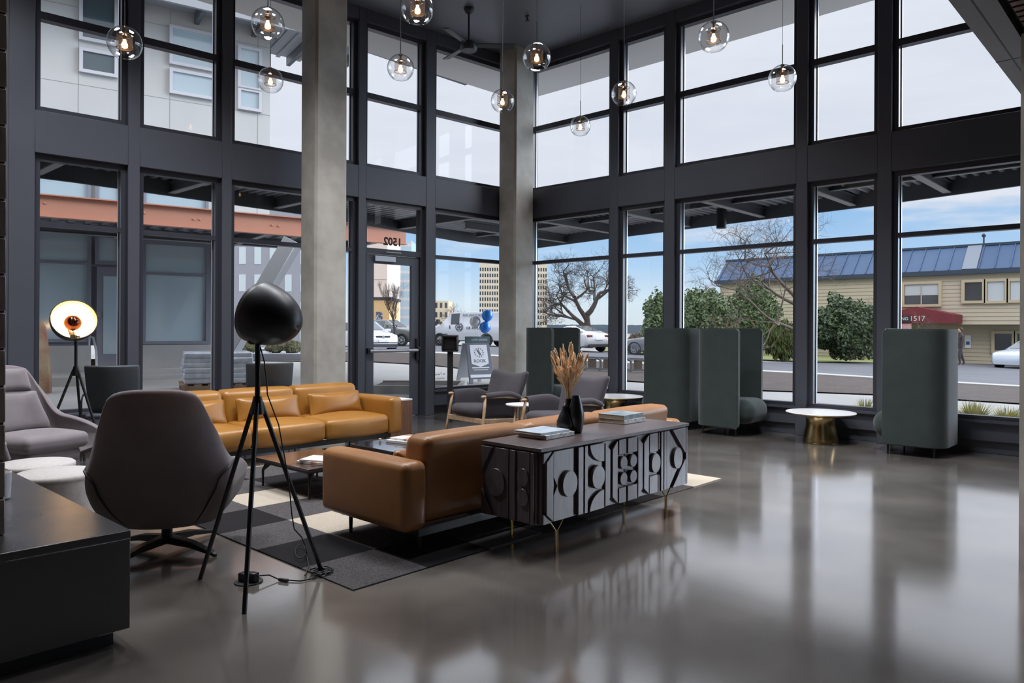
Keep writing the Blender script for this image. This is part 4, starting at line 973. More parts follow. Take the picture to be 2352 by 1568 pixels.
ED = [(0,1),(1,2),(2,3),(3,4),(4,5),(2,6),(6,7),(7,8),(2,9),(9,10),(10,11),(0,12),(12,13),(13,14),(14,15),(0,16),(16,17),(17,18),(18,19)]
RD = [.15,.15,.16,.06,.10,.08,.075,.055,.045,.075,.055,.045,.10,.075,.05,.045,.10,.075,.05,.045]
me.from_pydata(V, ED, []); ob_ = bpy.data.objects.new('body', me); COL.objects.link(ob_); ob_.parent = pe; me.materials.append(coat_m)
md = ob_.modifiers.new('skin','SKIN')
for i, r in enumerate(RD): me.skin_vertices[0].data[i].radius = (r, r)
me.skin_vertices[0].data[0].use_root = True
md = ob_.modifiers.new('sub','SUBSURF'); md.levels = 1; md.render_levels = 1
b = B(); b.sphere((.03,0,1.66), .105, 14, 10, (1,.85,1.2)); b.build('face', sk, pe, smooth=180)
b = B(); b.sphere((-.005,0,1.70), .112, 14, 10, (1,.92,1.1)); b.build('hair', hair_m, pe, smooth=180)
b = B(); b.sphere((.135,0,1.65), .018, 8, 6); b.build('nose', sk, pe, smooth=180)
# ------------------------------------------------------------------ rug of carpet tiles
RX, RY, TS = 5.62, -7.424, .5
rug = T('carpet_tile_rug', 'large chequered rug of black, grey and cream carpet tiles under the seating', 'rug', (RX, RY, 0))
c_blk = mat('black_carpet', C(40,38,40), .97, bump=(260,.8,3), spec=.1); c_gry = mat('grey_carpet', C(104,100,100), .97, bump=(200,1.0,3), var=(170, C(66,63,64), 2, .35, .65), spec=.1)
c_crm = mat('cream_carpet', C(206,194,178), .97, bump=(150,.7,3), var=(60, C(190,177,160), 2), spec=.1, stretch=(1,6,1))
CRM = {(2,1),(4,1),(1,2),(7,2),(6,3),(3,4),(2,5),(6,5),(5,6),(0,7),(4,7)}
for j in range(8):
    for i in range(8):
        b = B(); b.box((-(i+1)*TS+.001, j*TS+.001, 0), (-i*TS-.001, (j+1)*TS-.001, .008))
        b.build('carpet_tile', c_gry if (i+j) % 2 == 0 else (c_crm if (i,j) in CRM else c_blk), rug, smooth=0)

# ------------------------------------------------------------------ sofas (facing local +x, arms at both y ends)
def sofa(loc, rz, sw, label, m, seed=0):
    t = T('leather_sofa', label, 'sofa', loc, rz)
    aw, D = .18, .88; tot = 3*sw + 2*aw; y0 = -tot/2
    b = B()
    for x in (.02, D-.10): b.box((x,y0+.12,.115),(x+.035,-y0-.12,.165))
    for y in (y0+.12, y0+aw+sw, -y0-aw-sw, -y0-.16): b.box((.05,y,.12),(D-.08,y+.04,.16))
    b.build('base_frame', black, t, bevel=.003, seg=1)
    for x in (.06,D-.12):
        for y in (y0+.16,-y0-.16):
            b = B(); b.cyl((x,y,0),(x,y,.12),.011,.014,n=10); b.build('leg', black, t)
    for s in (-1, 1):
        b = B(); b.soft((D/2, s*(tot/2-aw/2), .36), (D/2, aw/2, .205), .05, (.008,.010,.004), k=4, m=6); b.build('arm', m, t, smooth=180)
        b = B(); yy = s*(tot/2-aw+.012)
        b.tube([(.04,s*(tot/2-.02),.545),(D-.04,s*(tot/2-.02),.545)], .003, 5); b.build('seam', m, t)
    for k in range(3):
        yc = y0+aw+sw*(k+.5)
        b = B(); b.soft((.50, yc, .275), (.375, sw/2-.002, .105), .055, (.02,.0,.035), k=4, m=8); b.build('seat_cushion', m, t, smooth=180)
        b = B(); 
        def lean(o): return Vector((o.x - max(0, o.z+.02)*.17, o.y, o.z))
        b.soft((.17, yc, .435), (.115, sw/2-.002, .265), .06, (.02,.0,.010), k=4, m=8, fn=lean); b.build('back_cushion', m, t, smooth=180)
    return t
def lumbar(loc, rz, ry, label, m, L=.72, H=.28):
    t = B()
    def fn(o):
        u, v = o.y/(L/2), o.z/(H/2)
        pin = 1-.10*(u*u)*(1-v*v) ; 
        return Vector((o.x*(1-.75*max(abs(u),abs(v))**6), o.y*(1-.05*(1-u*u)*0-.04*(1-v*v)), o.z*(1-.10*(1-u*u)*0-.07*(1-abs(u)**2))))
    t.soft((0,0,0), (.06,L/2,H/2), .045, (.03,0,0), k=3, m=9, fn=fn)
    o = t.build('lumbar_cushion', m, smooth=180)
    o.location = loc; o.rotation_euler = (0, ry, rz)
    return tag(o, label, 'cushion', 'leather cushions on the mustard sofa')
S1Y, SW1 = -5.71, .82
sofa((1.24, S1Y, .008), 0, SW1, 'long mustard leather sofa facing the room along the left windows', leather_y)
for k, l in enumerate(('mustard leather lumbar cushion half hidden behind the near lounge chair','mustard leather lumbar cushion in the middle of the long sofa','mustard leather lumbar cushion beside the far arm of the long sofa')):
    lumbar((1.24+.375, S1Y+(k-1)*SW1+.02, .50), (.04,-.03,.05)[k], -.30, l, leather_y)
SW2 = .92; S2Y = -6.96+.18+1.5*SW2
sofa((5.46, S2Y, .008), PI, SW2, 'cognac leather sofa seen from behind, backed up to the carved sideboard', leather)
lumbar((5.46-.40, -6.52, .47), PI+.1, -.25, 'cognac leather cushion peeping out beside the arm of the near sofa', leather, .5, .25)['group'] = 'cushions on the near sofa'

# ------------------------------------------------------------------ carved sideboard
sb = T('carved_sideboard', 'dark carved wooden sideboard on slim brass legs behind the near sofa', 'sideboard', (6.0, -5.55, 0))
X0, Y0, Z0, Z1 = -.47, .845, .205, .635     # local: front at x = 0
b = B(); b.box((X0,-Y0+.02,Z0),(-.03,Y0-.02,Z1)); b.build('carcass', wenge, sb)
b = B(); b.box((X0-.01,-Y0-.005,Z1+.004),(.012,Y0+.005,Z1+.026)); b.box((X0,-Y0+.01,Z1),(-.01,Y0-.01,Z1+.004)); b.build('top', wenge_top, sb, bevel=.003)
def carve(b, pts, h, base=-.012): b.prism([(base, y+5.55, z) for y, z in pts], (h,0,0))
def rect(y0, y1, z0, z1): return [(y0,z0),(y1,z0),(y1,z1),(y0,z1)]
def circ(y, z, r, n=28, rz=None): return [(y+r*math.cos(2*PI*k/n), z+(rz or r)*math.sin(2*PI*k/n)) for k in range(n)]
ZA, ZB = .21, .63; MID = .42
def door(y0, y1, shapes):
    b = B(); b.box((-.03,y0+5.55+.002,ZA-.003),(-.012,y1+5.55-.002,ZB+.003))
    for pts, h in shapes: carve(b, pts, h)
    return b.build('door', wenge, sb, bevel=.0025, seg=1, smooth=25)
hexs = lambda a, c, cut=.05: [(a,ZA+cut),(a+.03,ZA+.01),(c,ZA+.01),(c,ZB-.01),(a+.03,ZB-.01),(a,ZB-cut)]
def barL(a, c): return [(a,ZA+.055),(c,ZA+.005),(c,ZB-.005),(a,ZB-.055)]
def barR(a, c): return [(a,ZA+.005),(c,ZA+.055),(c,ZB-.055),(a,ZB-.005)]
def arcTop(y0, y1, zt, rz, flip=1):
    n = 10; w = y1-y0; pts = [(y1,zt),(y0,zt)]
    for k in range(1, n+1):
        t = k/n*PI/2; pts.append((y0+w*(1-math.cos(t))*1.0, zt-flip*rz*math.sin(t)))
    return pts
door(-6.375,-5.942, [(barL(-6.345,-6.281),.024), ([(-6.37,ZB),(-6.29,ZB),(-6.37,ZB-.065)],.02), ([(-6.37,ZA),(-6.37,ZA+.065),(-6.29,ZA)],.02),
  ([(-6.268,ZB),(-6.268,ZB-.01),(-6.268,.475),(-6.235,.42),(-6.268,.365),(-6.268,ZA),(-6.075,ZA),(-6.075,ZB)],.012), (circ(-6.135,MID,.072,rz=.08),.034), (rect(-6.043,-5.991,ZA,ZB),.024), (rect(-5.978,-5.946,ZA,ZB),.024)])
circ_small = [circ(-5.562,.474,.042,20), circ(-5.448,.474,.042,20), circ(-5.562,.368,.042,20), circ(-5.448,.368,.042,20)]
door(-5.938,-5.517, [(rect(-5.935,-5.765,ZA,ZB),.006), (arcTop(-5.925,-5.772,ZB,.12),.024), (arcTop(-5.925,-5.772,ZA,.12,-1),.024), (circ(-5.845,MID,.068,rz=.075),.034), (barR(-5.758,-5.702),.022), (barL(-5.684,-5.624),.026),
  (rect(-5.608,-5.524,.53,ZB),.024), (rect(-5.608,-5.524,ZA,.31),.024), (circ_small[0],.032), (circ_small[2],.032)])
door(-5.513,-5.098, [(rect(-5.505,-5.392,.53,ZB),.024), (rect(-5.505,-5.392,ZA,.31),.024), (circ_small[1],.032), (circ_small[3],.032), (barR(-5.382,-5.325),.024), (barL(-5.312,-5.249),.026),
  (rect(-5.232,-5.125,.50,ZB),.02), (rect(-5.232,-5.125,ZA,.335),.02), (circ(-5.166,MID,.058,rz=.068),.032), (rect(-5.117,-5.103,ZA,.33),.02), (rect(-5.117,-5.103,.51,ZB),.02)])
door(-5.094,-4.71, [(rect(-5.085,-5.055,ZA,ZB),.022), (rect(-5.045,-5.012,ZA,ZB),.022), ([(-5.0,ZA),(-4.965,ZA),(-4.775,MID),(-4.965,ZB),(-5.0,ZB)],.014), ([(-4.935,ZB),(-4.745,ZB),(-4.745,MID+.02)],.024), ([(-4.935,ZA),(-4.745,MID-.02),(-4.745,ZA)],.024), (circ(-4.87,MID,.062,rz=.078),.034), (rect(-4.735,-4.712,ZA,ZB),.02)])
def endpanel(sgn):
    b = B(); ye = sgn*Y0
    b.box((X0+.002, min(ye,ye-sgn*.02), Z0+.002), (-.03, max(ye,ye-sgn*.02), Z1-.002))
    def cv(pts, h): b.prism([(x-6.0, ye-sgn*.001, z) for x, z in pts], (0, sgn*h, 0))
    cv([(5.535,MID),(5.65,ZB),(5.755,ZB),(5.755,ZA),(5.65,ZA)], .010); cv([(5.532,ZB),(5.625,ZB),(5.532,.47)], .018); cv([(5.532,ZA),(5.532,.37),(5.625,ZA)], .018)
    cv([(5.66+.075*math.cos(a*PI/14), MID+.085*math.sin(a*PI/14)) for a in range(28)], .024)
    cv([(5.772,ZA),(5.815,ZA),(5.815,ZB),(5.772,ZB)], .016); cv([(5.83,ZA),(5.925,ZA),(5.925,ZB),(5.83,ZB)], .008)
    for z in (.48,.36): cv([(5.88+.045*math.cos(a*PI/12), z+.052*math.sin(a*PI/12)) for a in range(24)], .02)
    cv([(5.94,ZA),(5.962,ZA),(5.962,ZB),(5.94,ZB)], .016)
    b.build('end_panel', wenge, sb, bevel=.002, seg=1, smooth=25)
endpanel(-1); endpanel(1)
for lx, ly in ((.0-.05,-.63),(-.42,-.63),(-.05,.63),(-.42,.63)):
    b = B()
    for dy in (-.009, .009):
        b.tube([(lx,ly+dy,.0082 if lx < -.3 else 0),(lx,ly+dy,.135),(lx,ly+dy*7.5,Z0-.004),(lx,ly+dy*7.8,Z0+.002)], .0055, 8)
    b.build('leg', brass, sb)

# ------------------------------------------------------------------ books and vase on the sideboard
page_m = mat('book_pages', C(206,190,164), .9, stretch=(1,1,60), var=(12, C(186,168,142), 2))
def book(loc, rz, w, d, h, cm, label, group, sm=None, tilt=0):
    t = T('book', label, 'book', loc, rz, group)   # spine along local x at -y
    b = B(); b.box((-w/2,-d/2,0),(w/2,d/2,.003)); b.box((-w/2,-d/2,h-.003),(w/2,d/2,h)); b.box((-w/2,-d/2-.003,0),(w/2,-d/2+.002,h)); b.build('cover', cm, t, bevel=.001, seg=1)
    b = B(); b.box((-w/2+.004,-d/2+.003,.003),(w/2-.004,d/2-.005,h-.003)); b.build('pages', page_m, t)
    return t
cov_pale = mat('pale_blue_cover', C(176,190,206), .25, var=(9, C(206,212,220), 4)); cov_map = mat('map_print_cover', C(120,132,136), .35, var=(22, C(196,192,182), 6)); cov_wh = mat('white_spine_cover', C(214,212,208), .4, var=(40, C(120,116,112), 2, .45, .7)); cov_blue = mat('slate_cover', C(92,110,120), .35, var=(14, C(150,156,158), 5))
ZT2 = .661
p = on(1254, 1001, ZT2); q = .0
book((p.x, p.y, ZT2+.002), 1.62, .30, .235, .026, cov_wh, 'lower book of the stack on the near end of the sideboard', 'books on the sideboard')
book((p.x-.01, p.y-.03, ZT2+.0285), 1.57, .285, .225, .016, cov_pale, 'thin pale covered book on top of the near sideboard stack', 'books on the sideboard')
p = on(1428, 968, ZT2)
book((p.x, p.y, ZT2+.002), 1.60, .29, .23, .030, cov_wh, 'lower thick book of the stack on the far end of the sideboard', 'books on the sideboard')
book((p.x-.005, p.y-.01, ZT2+.0325), 1.63, .28, .225, .034, cov_blue, 'thick slate covered book on top of the far sideboard stack', 'books on the sideboard')
vp = on(1311, 993, ZT2); ang = YAW
vm = mat('black_ceramic', C(30,29,31), .32, bump=(12,.1))
def vaseprof(h, rb, rm, rn): return [(0,0),(rb,0),(rb*1.15,.01),(rm,.30*h),(rm*.98,.45*h),(rm*.62,.72*h),(rn,.88*h),(rn,h),(rn-.006,h),(rn-.008,.86*h),(0,.7*h)]
MV = Matrix.Translation((vp.x, vp.y, ZT2+.001)) @ Matrix.Rotation(ang, 4, 'Z')
b = B(MV)
b.lathe(vaseprof(.18,.04,.058,.020), (-.040,-.022,0), 24); b.lathe(vaseprof(.225,.035,.055,.021), (-.014,.024,0), 24)
b.lathe([(0,0),(.036,0),(.042,.01),(.056,.09),(.055,.13),(.042,.19),(.030,.235),(.026,.25),(.020,.25),(.024,.2),(0,.15)], (.034,-.008,0), 24)
bmesh.ops.scale(b.bm, verts=b.bm.verts, vec=(1,1,1))
tag(b.build('three_necked_vase', vm, smooth=60), 'black three necked ceramic vase standing on the sideboard', 'vase')
dry_m = mat('dried_bunny_tail', C(240,208,172), .9, var=(30, C(220,180,140), 3), bump=(60,.8)); stem_m = mat('dried_stem', C(230,198,156), .85)
base = MV @ Vector((-.014,.024,.205))
dg = T('dried_flower_bunch', 'bunch of dried tan grass plumes standing in the black vase', 'dried flowers', base)
random.seed(11)
bs = B()
for k in range(95):
    a = random.random()*2*PI; e = random.random()**.7; hh = (.12+.25*random.random()**.75)*(1.05-.22*e); sp_ = .125*e*(hh/.3)
    dx, dy = math.cos(a)*sp_, math.sin(a)*sp_
    P = [Vector((dx*.05,dy*.05,-.03)), Vector((dx*.25,dy*.25,hh*.35)), Vector((dx*.75,dy*.75,hh*.75)), Vector((dx*1.02,dy*1.02,hh))]
    bs.tube(P, .0016, 4)
    for _ in range(3):
        i = random.uniform(.4,.9); q0 = P[1].lerp(P[2], i); ee = q0 + Vector((dx*.3+random.uniform(-.02,.02), dy*.3+random.uniform(-.02,.02), random.uniform(.03,.06))); bs.tube([q0, (q0+ee)/2+Vector((0,0,-.004)), ee], [.0014,.003,.0008], 4)
    d = (P[3]-P[2]).normalized(); L = random.uniform(.05,.085); r = random.uniform(.007,.0115)
    b = B(); a0 = P[3]-d*L*.5; b.tube([a0+d*L*f for f in (0,.12,.35,.65,.88,1)], [r*.35,r*.85,r,r*.85,r*.5,r*.12], 7); b.build('plume', dry_m, dg, smooth=180)
bs.build('stems', stem_m, dg, smooth=0)
# ------------------------------------------------------------------ lounge chairs (facing local +x)
def interp(x, P):
    for (a, b), (c, d) in zip(P, P[1:]):
        if x <= c:
            t = max(0, (x-a)/(c-a)); t = t*t*(3-2*t) if False else t; return b+(d-b)*t
    return P[-1][1]
WZ = [(.14,.20),(.2,.275),(.3,.34),(.42,.375),(.50,.375),(.56,.36),(.64,.33),(.74,.305),(.84,.29),(.95,.277),(1.02,.27)]
def shellpt(t, z, inset=0.0):
    w = interp(z, WZ)-inset; xb = -.33-.30*max(0,z-.4)+(3.2*(max(0,.42-z))**2)+inset
    a = min(1, abs(t)/.6); y = w*math.sin(a*PI/2)**.9*(1 if t > 0 else -1)
    x = xb+(1-math.cos(a*PI/2))*(.15)+max(0, abs(t)-.6)/.4*(.30-xb-.15)
    if abs(t) > .6: y *= 1+.13*((abs(t)-.6)/.4)
    return Vector((x, y, z))
def lounge(loc, rz, label, fab=None):
    fab = fab or fab_grey
    t = T('lounge_chair', label, 'chair', loc, rz)
    def top(u):
        u = abs(u)
        if u < .30: return 1.02-.025*(u/.30)**3
        if u < .44: return .995-.16*((u-.30)/.14)**2.2
        if u < .66: q = (u-.44)/.22; return .835+(.575-.835)*(q*q*(3-2*q))
        return .575-.13*((u-.66)/.34)**1.6
    def bot(u): u = abs(u); return .17+.02*u+(.13*((u-.6)/.4)**1.5 if u > .6 else 0)
    n, m = 48, 20
    b = B(); G = []
    for i in range(n+1):
        u = -1+2*i/n; G.append([b.v(shellpt(u, bot(u)+(top(u)-bot(u))*j/m)) for j in range(m+1)])
    for i in range(n):
        for j in range(m): b.f([G[i][j], G[i+1][j], G[i+1][j+1], G[i][j+1]])
    b.build('shell', fab, t, smooth=180, solid=.05, offset=0, sub=1)
    for nm, z0, z1, um in (('back_cushion', .44, .785, .40), ('headrest', .80, .985, .34)):
        b = B(); G = []; n2, m2 = 16, 10
        for i in range(n2+1):
            u = (-1+2*i/n2)*um; row = []
            for j in range(m2+1):
                z = z0+(z1-z0)*j/m2; e = (1-(2*i/n2-1)**6)*(1-(2*j/m2-1)**6)
                row.append(b.v(shellpt(u, z, .028+.032*e)))
            G.append(row)
        for i in range(n2):
            for j in range(m2): b.f([G[i][j], G[i+1][j], G[i+1][j+1], G[i][j+1]])
        b.build(nm, fab, t, smooth=180, solid=.012, offset=0)
    b = B(); b.soft((.05,0,.40), (.27,.28,.065), .05, (.01,.01,.03), k=4, m=8); b.build('seat_cushion', fab, t, smooth=180)
    b = B(); b.soft((.06,0,.28), (.22,.25,.085), .08, (0,0,0), k=4, m=6); b.build('seat_base', fab, t, smooth=180)
    for s in (-1, 1):   # piped seam where the arm meets the back
        pts = []
        for k in range(15):
            q = k/14; u = s*(.66-.31*min(1,q*4)**.7-.12*max(0,q-.25)/.75); z = .56-.07*min(1,q*4)**1.5-.29*max(0,q-.25)/.75; pts.append(shellpt(u, z, -.028))
        b = B(); b.tube(pts, .006, 6); b.build('seam', blackm, t, smooth=180)
    b = B(); b.cyl((0,0,.045),(0,0,.2),.032,n=16); b.build('column', black, t)
    for k in range(4):
        a = PI/4+k*PI/2+.12; c, s = math.cos(a), math.sin(a); b = B()
        b.loft([[Vector((c*r-s*w*y, s*r+c*w*y, z+h*zz)) for y, zz in ((-1,0),(1,0),(1,1),(-1,1))] for r, w, z, h in ((.0,.03,.045,.05),(.2,.028,.04,.035),(.36,.02,.012,.022),(.385,.012,.0,.018))])
        b.build('leg', black, t, bevel=.004, seg=1)
    return t
lounge((4.2,-7.79,0), math.radians(149), 'grey upholstered lounge chair seen from behind, beside the near tripod lamp')
lounge((1.62,-7.84,0), math.radians(19), 'grey lounge chair facing the room at the far left, behind the two ottomans')

# ------------------------------------------------------------------ ottomans
for x, y, l in ((3.19,-8.11,'pale felt drum ottoman nearest the black hearth'),(2.69,-8.10,'pale felt drum ottoman behind the front one, before the left lounge chair')):
    t = T('drum_ottoman', l, 'ottoman', (x, y, 0)); r = .245
    b = B(); b.lathe([(0,.012),(r-.012,.012),(r,.024),(r,.345),(0,.345)], n=48); b.build('body', fab_pouf, t, smooth=40)
    b = B(); b.lathe([(0,.343),(r+.001,.343),(r+.004,.352),(r+.002,.372),(r-.012,.383),(0,.388)], n=48); b.build('lid_cushion', fab_pouf, t, smooth=50)
    b = B(); b.lathe([(0,0),(r-.03,0),(r-.03,.012),(0,.012)], n=32); b.build('base', blackm, t)

# ------------------------------------------------------------------ wooden armchairs (facing local +x)
def armchair(loc, rz, label):
    t = T('wooden_armchair', label, 'armchair', loc, rz)
    for s in (-1, 1):
        b = B(); b.tube([(.375,s*.375,0),(.345,s*.36,.2),(.31,s*.345,.40),(.29,s*.335,.54)], [.011,.017,.020,.017], 10); b.build('leg', oak, t, smooth=180)
        b = B(); b.tube([(-.42,s*.31,0),(-.37,s*.31,.2),(-.31,s*.31,.40),(-.27,s*.315,.51)], [.011,.017,.019,.016], 10); b.build('leg', oak, t, smooth=180)
        b = B(); b.tube([(.345,s*.335,.545),(.33,s*.335,.548),(.0,s*.335,.535),(-.30,s*.32,.50)], [.014,.019,.018,.014], 10); b.build('arm_rail', oak, t, smooth=180)
        b = B(); b.beam((.33,s*.35,.26),(-.35,s*.31,.22),.022,.055); b.build('side_rail', oak, t, bevel=.006)
        pts = [(.352,.525),(.362,.553),(.350,.578),(.325,.585),(.300,.572),(.288,.535),(.282,.44),(.275,.34),(.262,.28)]
        b = B(); xs_ = [-.26+.05*k for k in range(12)]; R = []
        for x in xs_:
            drop = .012*math.sin((x+.26)/.55*PI); R.append([b.v((x, s*(y-.0), z-(.045 if x < -.1 else 0)*((-.1-x)/.16 if x < -.1 else 0)+drop)) for y, z in pts])
        for i in range(len(R)-1):
            for j in range(len(pts)-1): b.f([R[i][j],R[i+1][j],R[i+1][j+1],R[i][j+1]])
        b.build('side_sling', fab_dark, t, smooth=180, solid=.016, offset=0, sub=1)
    b = B(); b.beam((.335,-.345,.255),(.335,.345,.255),.024,.06); b.build('front_rail', oak, t, bevel=.006)
    b = B(); b.beam((-.345,-.305,.22),(-.345,.305,.22),.022,.05); b.build('back_rail', oak, t, bevel=.006)
    b = B(); b.soft((.04,0,.345), (.33,.275,.07), .065, (.015,0,.02), k=4, m=8, fn=lambda o: Vector((o.x, o.y, o.z+.07*o.x))); b.build('seat_cushion', fab_dark, t, smooth=180)
    def fn(o):
        v = o.z/.26; u = o.y/.33
        z = o.z+.055*u*u*max(0,v)+.0*v; y = o.y*(1+.10*v)
        return Vector((o.x-.42*(o.z)+.02*u*u, y, z))
    b = B(); b.soft((-.30,0,.545), (.05,.315,.245), .045, (.02,0,0), k=4, m=9, fn=fn); b.build('back_cushion', fab_dark, t, smooth=180)
    return t
armchair((2.28,-3.10,0), -PI/2-.12, 'wood framed armchair with charcoal upholstery, the one nearer the glass door')
armchair((3.52,-3.10,0), -PI/2-.08, 'wood framed armchair with charcoal upholstery, partly behind the black vase')
t = T('round_side_table', 'small white round side table with wooden legs between the two armchairs', 'side table', (2.93,-3.15,0))
b = B(); b.lathe([(0,.448),(.17,.448),(.20,.455),(.205,.462),(.205,.47),(0,.47)], n=40); b.build('top', white_m, t)
for k in range(3):
    a = k*2.094+.5; b = B(); b.tube([(.185*math.cos(a),.185*math.sin(a),0),(.11*math.cos(a),.11*math.sin(a),.448)], [.011,.016], 10); b.build('leg', oak, t, smooth=180)

# ------------------------------------------------------------------ gold pedestal tables
for x, y, l in ((5.42,-.50,'white topped gold pedestal table between the green booths at the right windows'),(2.42,-.52,'white topped gold pedestal table behind the armchairs')):
    t = T('pedestal_table', l, 'table', (x, y, 0))
    b = B(); b.lathe([(0,0),(.20,0),(.203,.006),(.196,.06),(.180,.14),(.165,.20),(.158,.245),(.165,.285),(.185,.325),(.20,.333),(0,.333)], n=56); b.build('pedestal', brass, t, smooth=50)
    b = B(); b.lathe([(0,.332),(.30,.334),(.385,.345),(.395,.354),(.395,.357),(0,.357)], n=64); b.build('top_rim', brass, t, smooth=50)
    b = B(); b.lathe([(0,.3575),(.398,.3575),(.402,.362),(.398,.368),(0,.368)], n=64); b.build('top', white_m, t, smooth=50)

# ------------------------------------------------------------------ high backed booths (open towards local +x)
def booth(loc, rz, label):
    t = T('privacy_booth', label, 'booth seat', loc, rz)
    hw, xb, xf, th, r = .37, -.31, .31, .075, .19
    def path(off, n=10):
        P = [(xf,-hw+off)]
        rr = r-off; cxx, cyy = xb+r, -hw+r
        for k in range(n+1): a = -PI/2-k/n*PI/2; P.append((cxx+rr*math.cos(a), cyy+rr*math.sin(a)))
        for k in range(n+1): a = PI-k/n*PI/2; P.append((cxx+rr*math.cos(a), -cyy+rr*math.sin(a)))
        P.append((xf,hw-off)); return P
    o, i = path(0), path(th)
    z0, z1 = .105, 1.375
    b = B(); n = len(o)
    O0 = [b.v((*p,z0)) for p in o]; O1 = [b.v((*p,z1)) for p in o]; I0 = [b.v((*p,z0)) for p in i]; I1 = [b.v((*p,z1)) for p in i]
    for k in range(n-1):
        b.f([O0[k],O0[k+1],O1[k+1],O1[k]]); b.f([I0[k],I0[k+1],I1[k+1],I1[k]]); b.f([O1[k],O1[k+1],I1[k+1],I1[k]]); b.f([O0[k],O0[k+1],I0[k+1],I0[k]])
    b.f([O0[0],O1[0],I1[0],I0[0]]); b.f([O0[-1],O1[-1],I1[-1],I0[-1]])
    e = [ed for ed in b.bm.edges if abs(ed.verts[0].co.z-ed.verts[1].co.z) < 1e-4 and (ed.verts[0].co-ed.verts[1].co).length > 0 and len(ed.link_faces) == 2 and (abs(ed.verts[0].co.x-xf) < 1e-4 and abs(ed.verts[1].co.x-xf) < 1e-4)]
    bmesh.ops.bevel(b.bm, geom=e, offset=.05, segments=6, affect='EDGES', profile=.5)
    b.build('shell', fab_green, t, smooth=45, bevel=.018, seg=3)
    b = B(); b.soft((.08,0,.31), (.36,hw-th-.004,.155), .13, (.02,0,.01), k=6, m=6); b.build('seat', fab_green, t, smooth=180)
    for s in (-1, 1):
        b = B(); pts = [(*p,z1+.001) for p in path(.004 if s < 0 else th-.004)]; b.tube(pts, .003, 5); b.build('piping', fab_green, t)
    for x, y in ((.26,-.31),(.26,.31),(-.2,-.31),(-.2,.31)):
        b = B(); b.cyl((x,y,0),(x,y,.11),.009,.012,n=10); b.build('leg', black, t)
    return t
booth((1.14,-.50,0), 0, 'tall green upholstered booth behind the dried flowers')
booth((3.44,-.50,0), PI, 'tall green booth on the left of the back to back pair')
booth((4.21,-.50,0), 0, 'tall green booth on the right of the back to back pair, seat showing')
booth((6.53,-.50,0), PI, 'tall green booth standing alone at the far right windows')

# ------------------------------------------------------------------ dark side chairs by the window
def sidechair(loc, rz, label):
    t = T('side_chair', label, 'chair', loc, rz)
    def fn(o):
        v = o.z/.25; return Vector((o.x-.25*o.z+.10*(o.y/.25)**2, o.y*(1-.06*(1-v)*.5-.05*(v < 0)*abs(v)), o.z))
    b = B(); b.soft((-.25,0,.71), (.022,.26,.255), .022, (0,0,0), k=3, m=9, fn=fn); b.build('backrest', teal_seat, t, smooth=180)
    b = B(); b.soft((.0,0,.44), (.25,.245,.03), .03, (0,0,.01), k=3, m=6); b.build('seat', teal_seat, t, smooth=180)
    for s in (-1, 1):
        b = B(); b.tube([(.22,s*.27,0),(.21,s*.275,.60),(.19,s*.275,.645),(.15,s*.275,.66),(-.16,s*.275,.66),(-.20,s*.275,.64),(-.225,s*.275,.60),(-.26,s*.27,0)], .009, 8); b.build('leg_frame', black, t, smooth=180)
    b = B(); b.tube([(.0,-.27,.40),(.0,.27,.40)], .009, 8); b.build('crossbar', black, t)
    return t
sidechair((.42,-6.78,0), 2.6, 'slate upholstered side chair by the window beside the lit lamp')
sidechair((.88,-5.30,0), 2.75, 'slate upholstered side chair behind the mustard sofa')

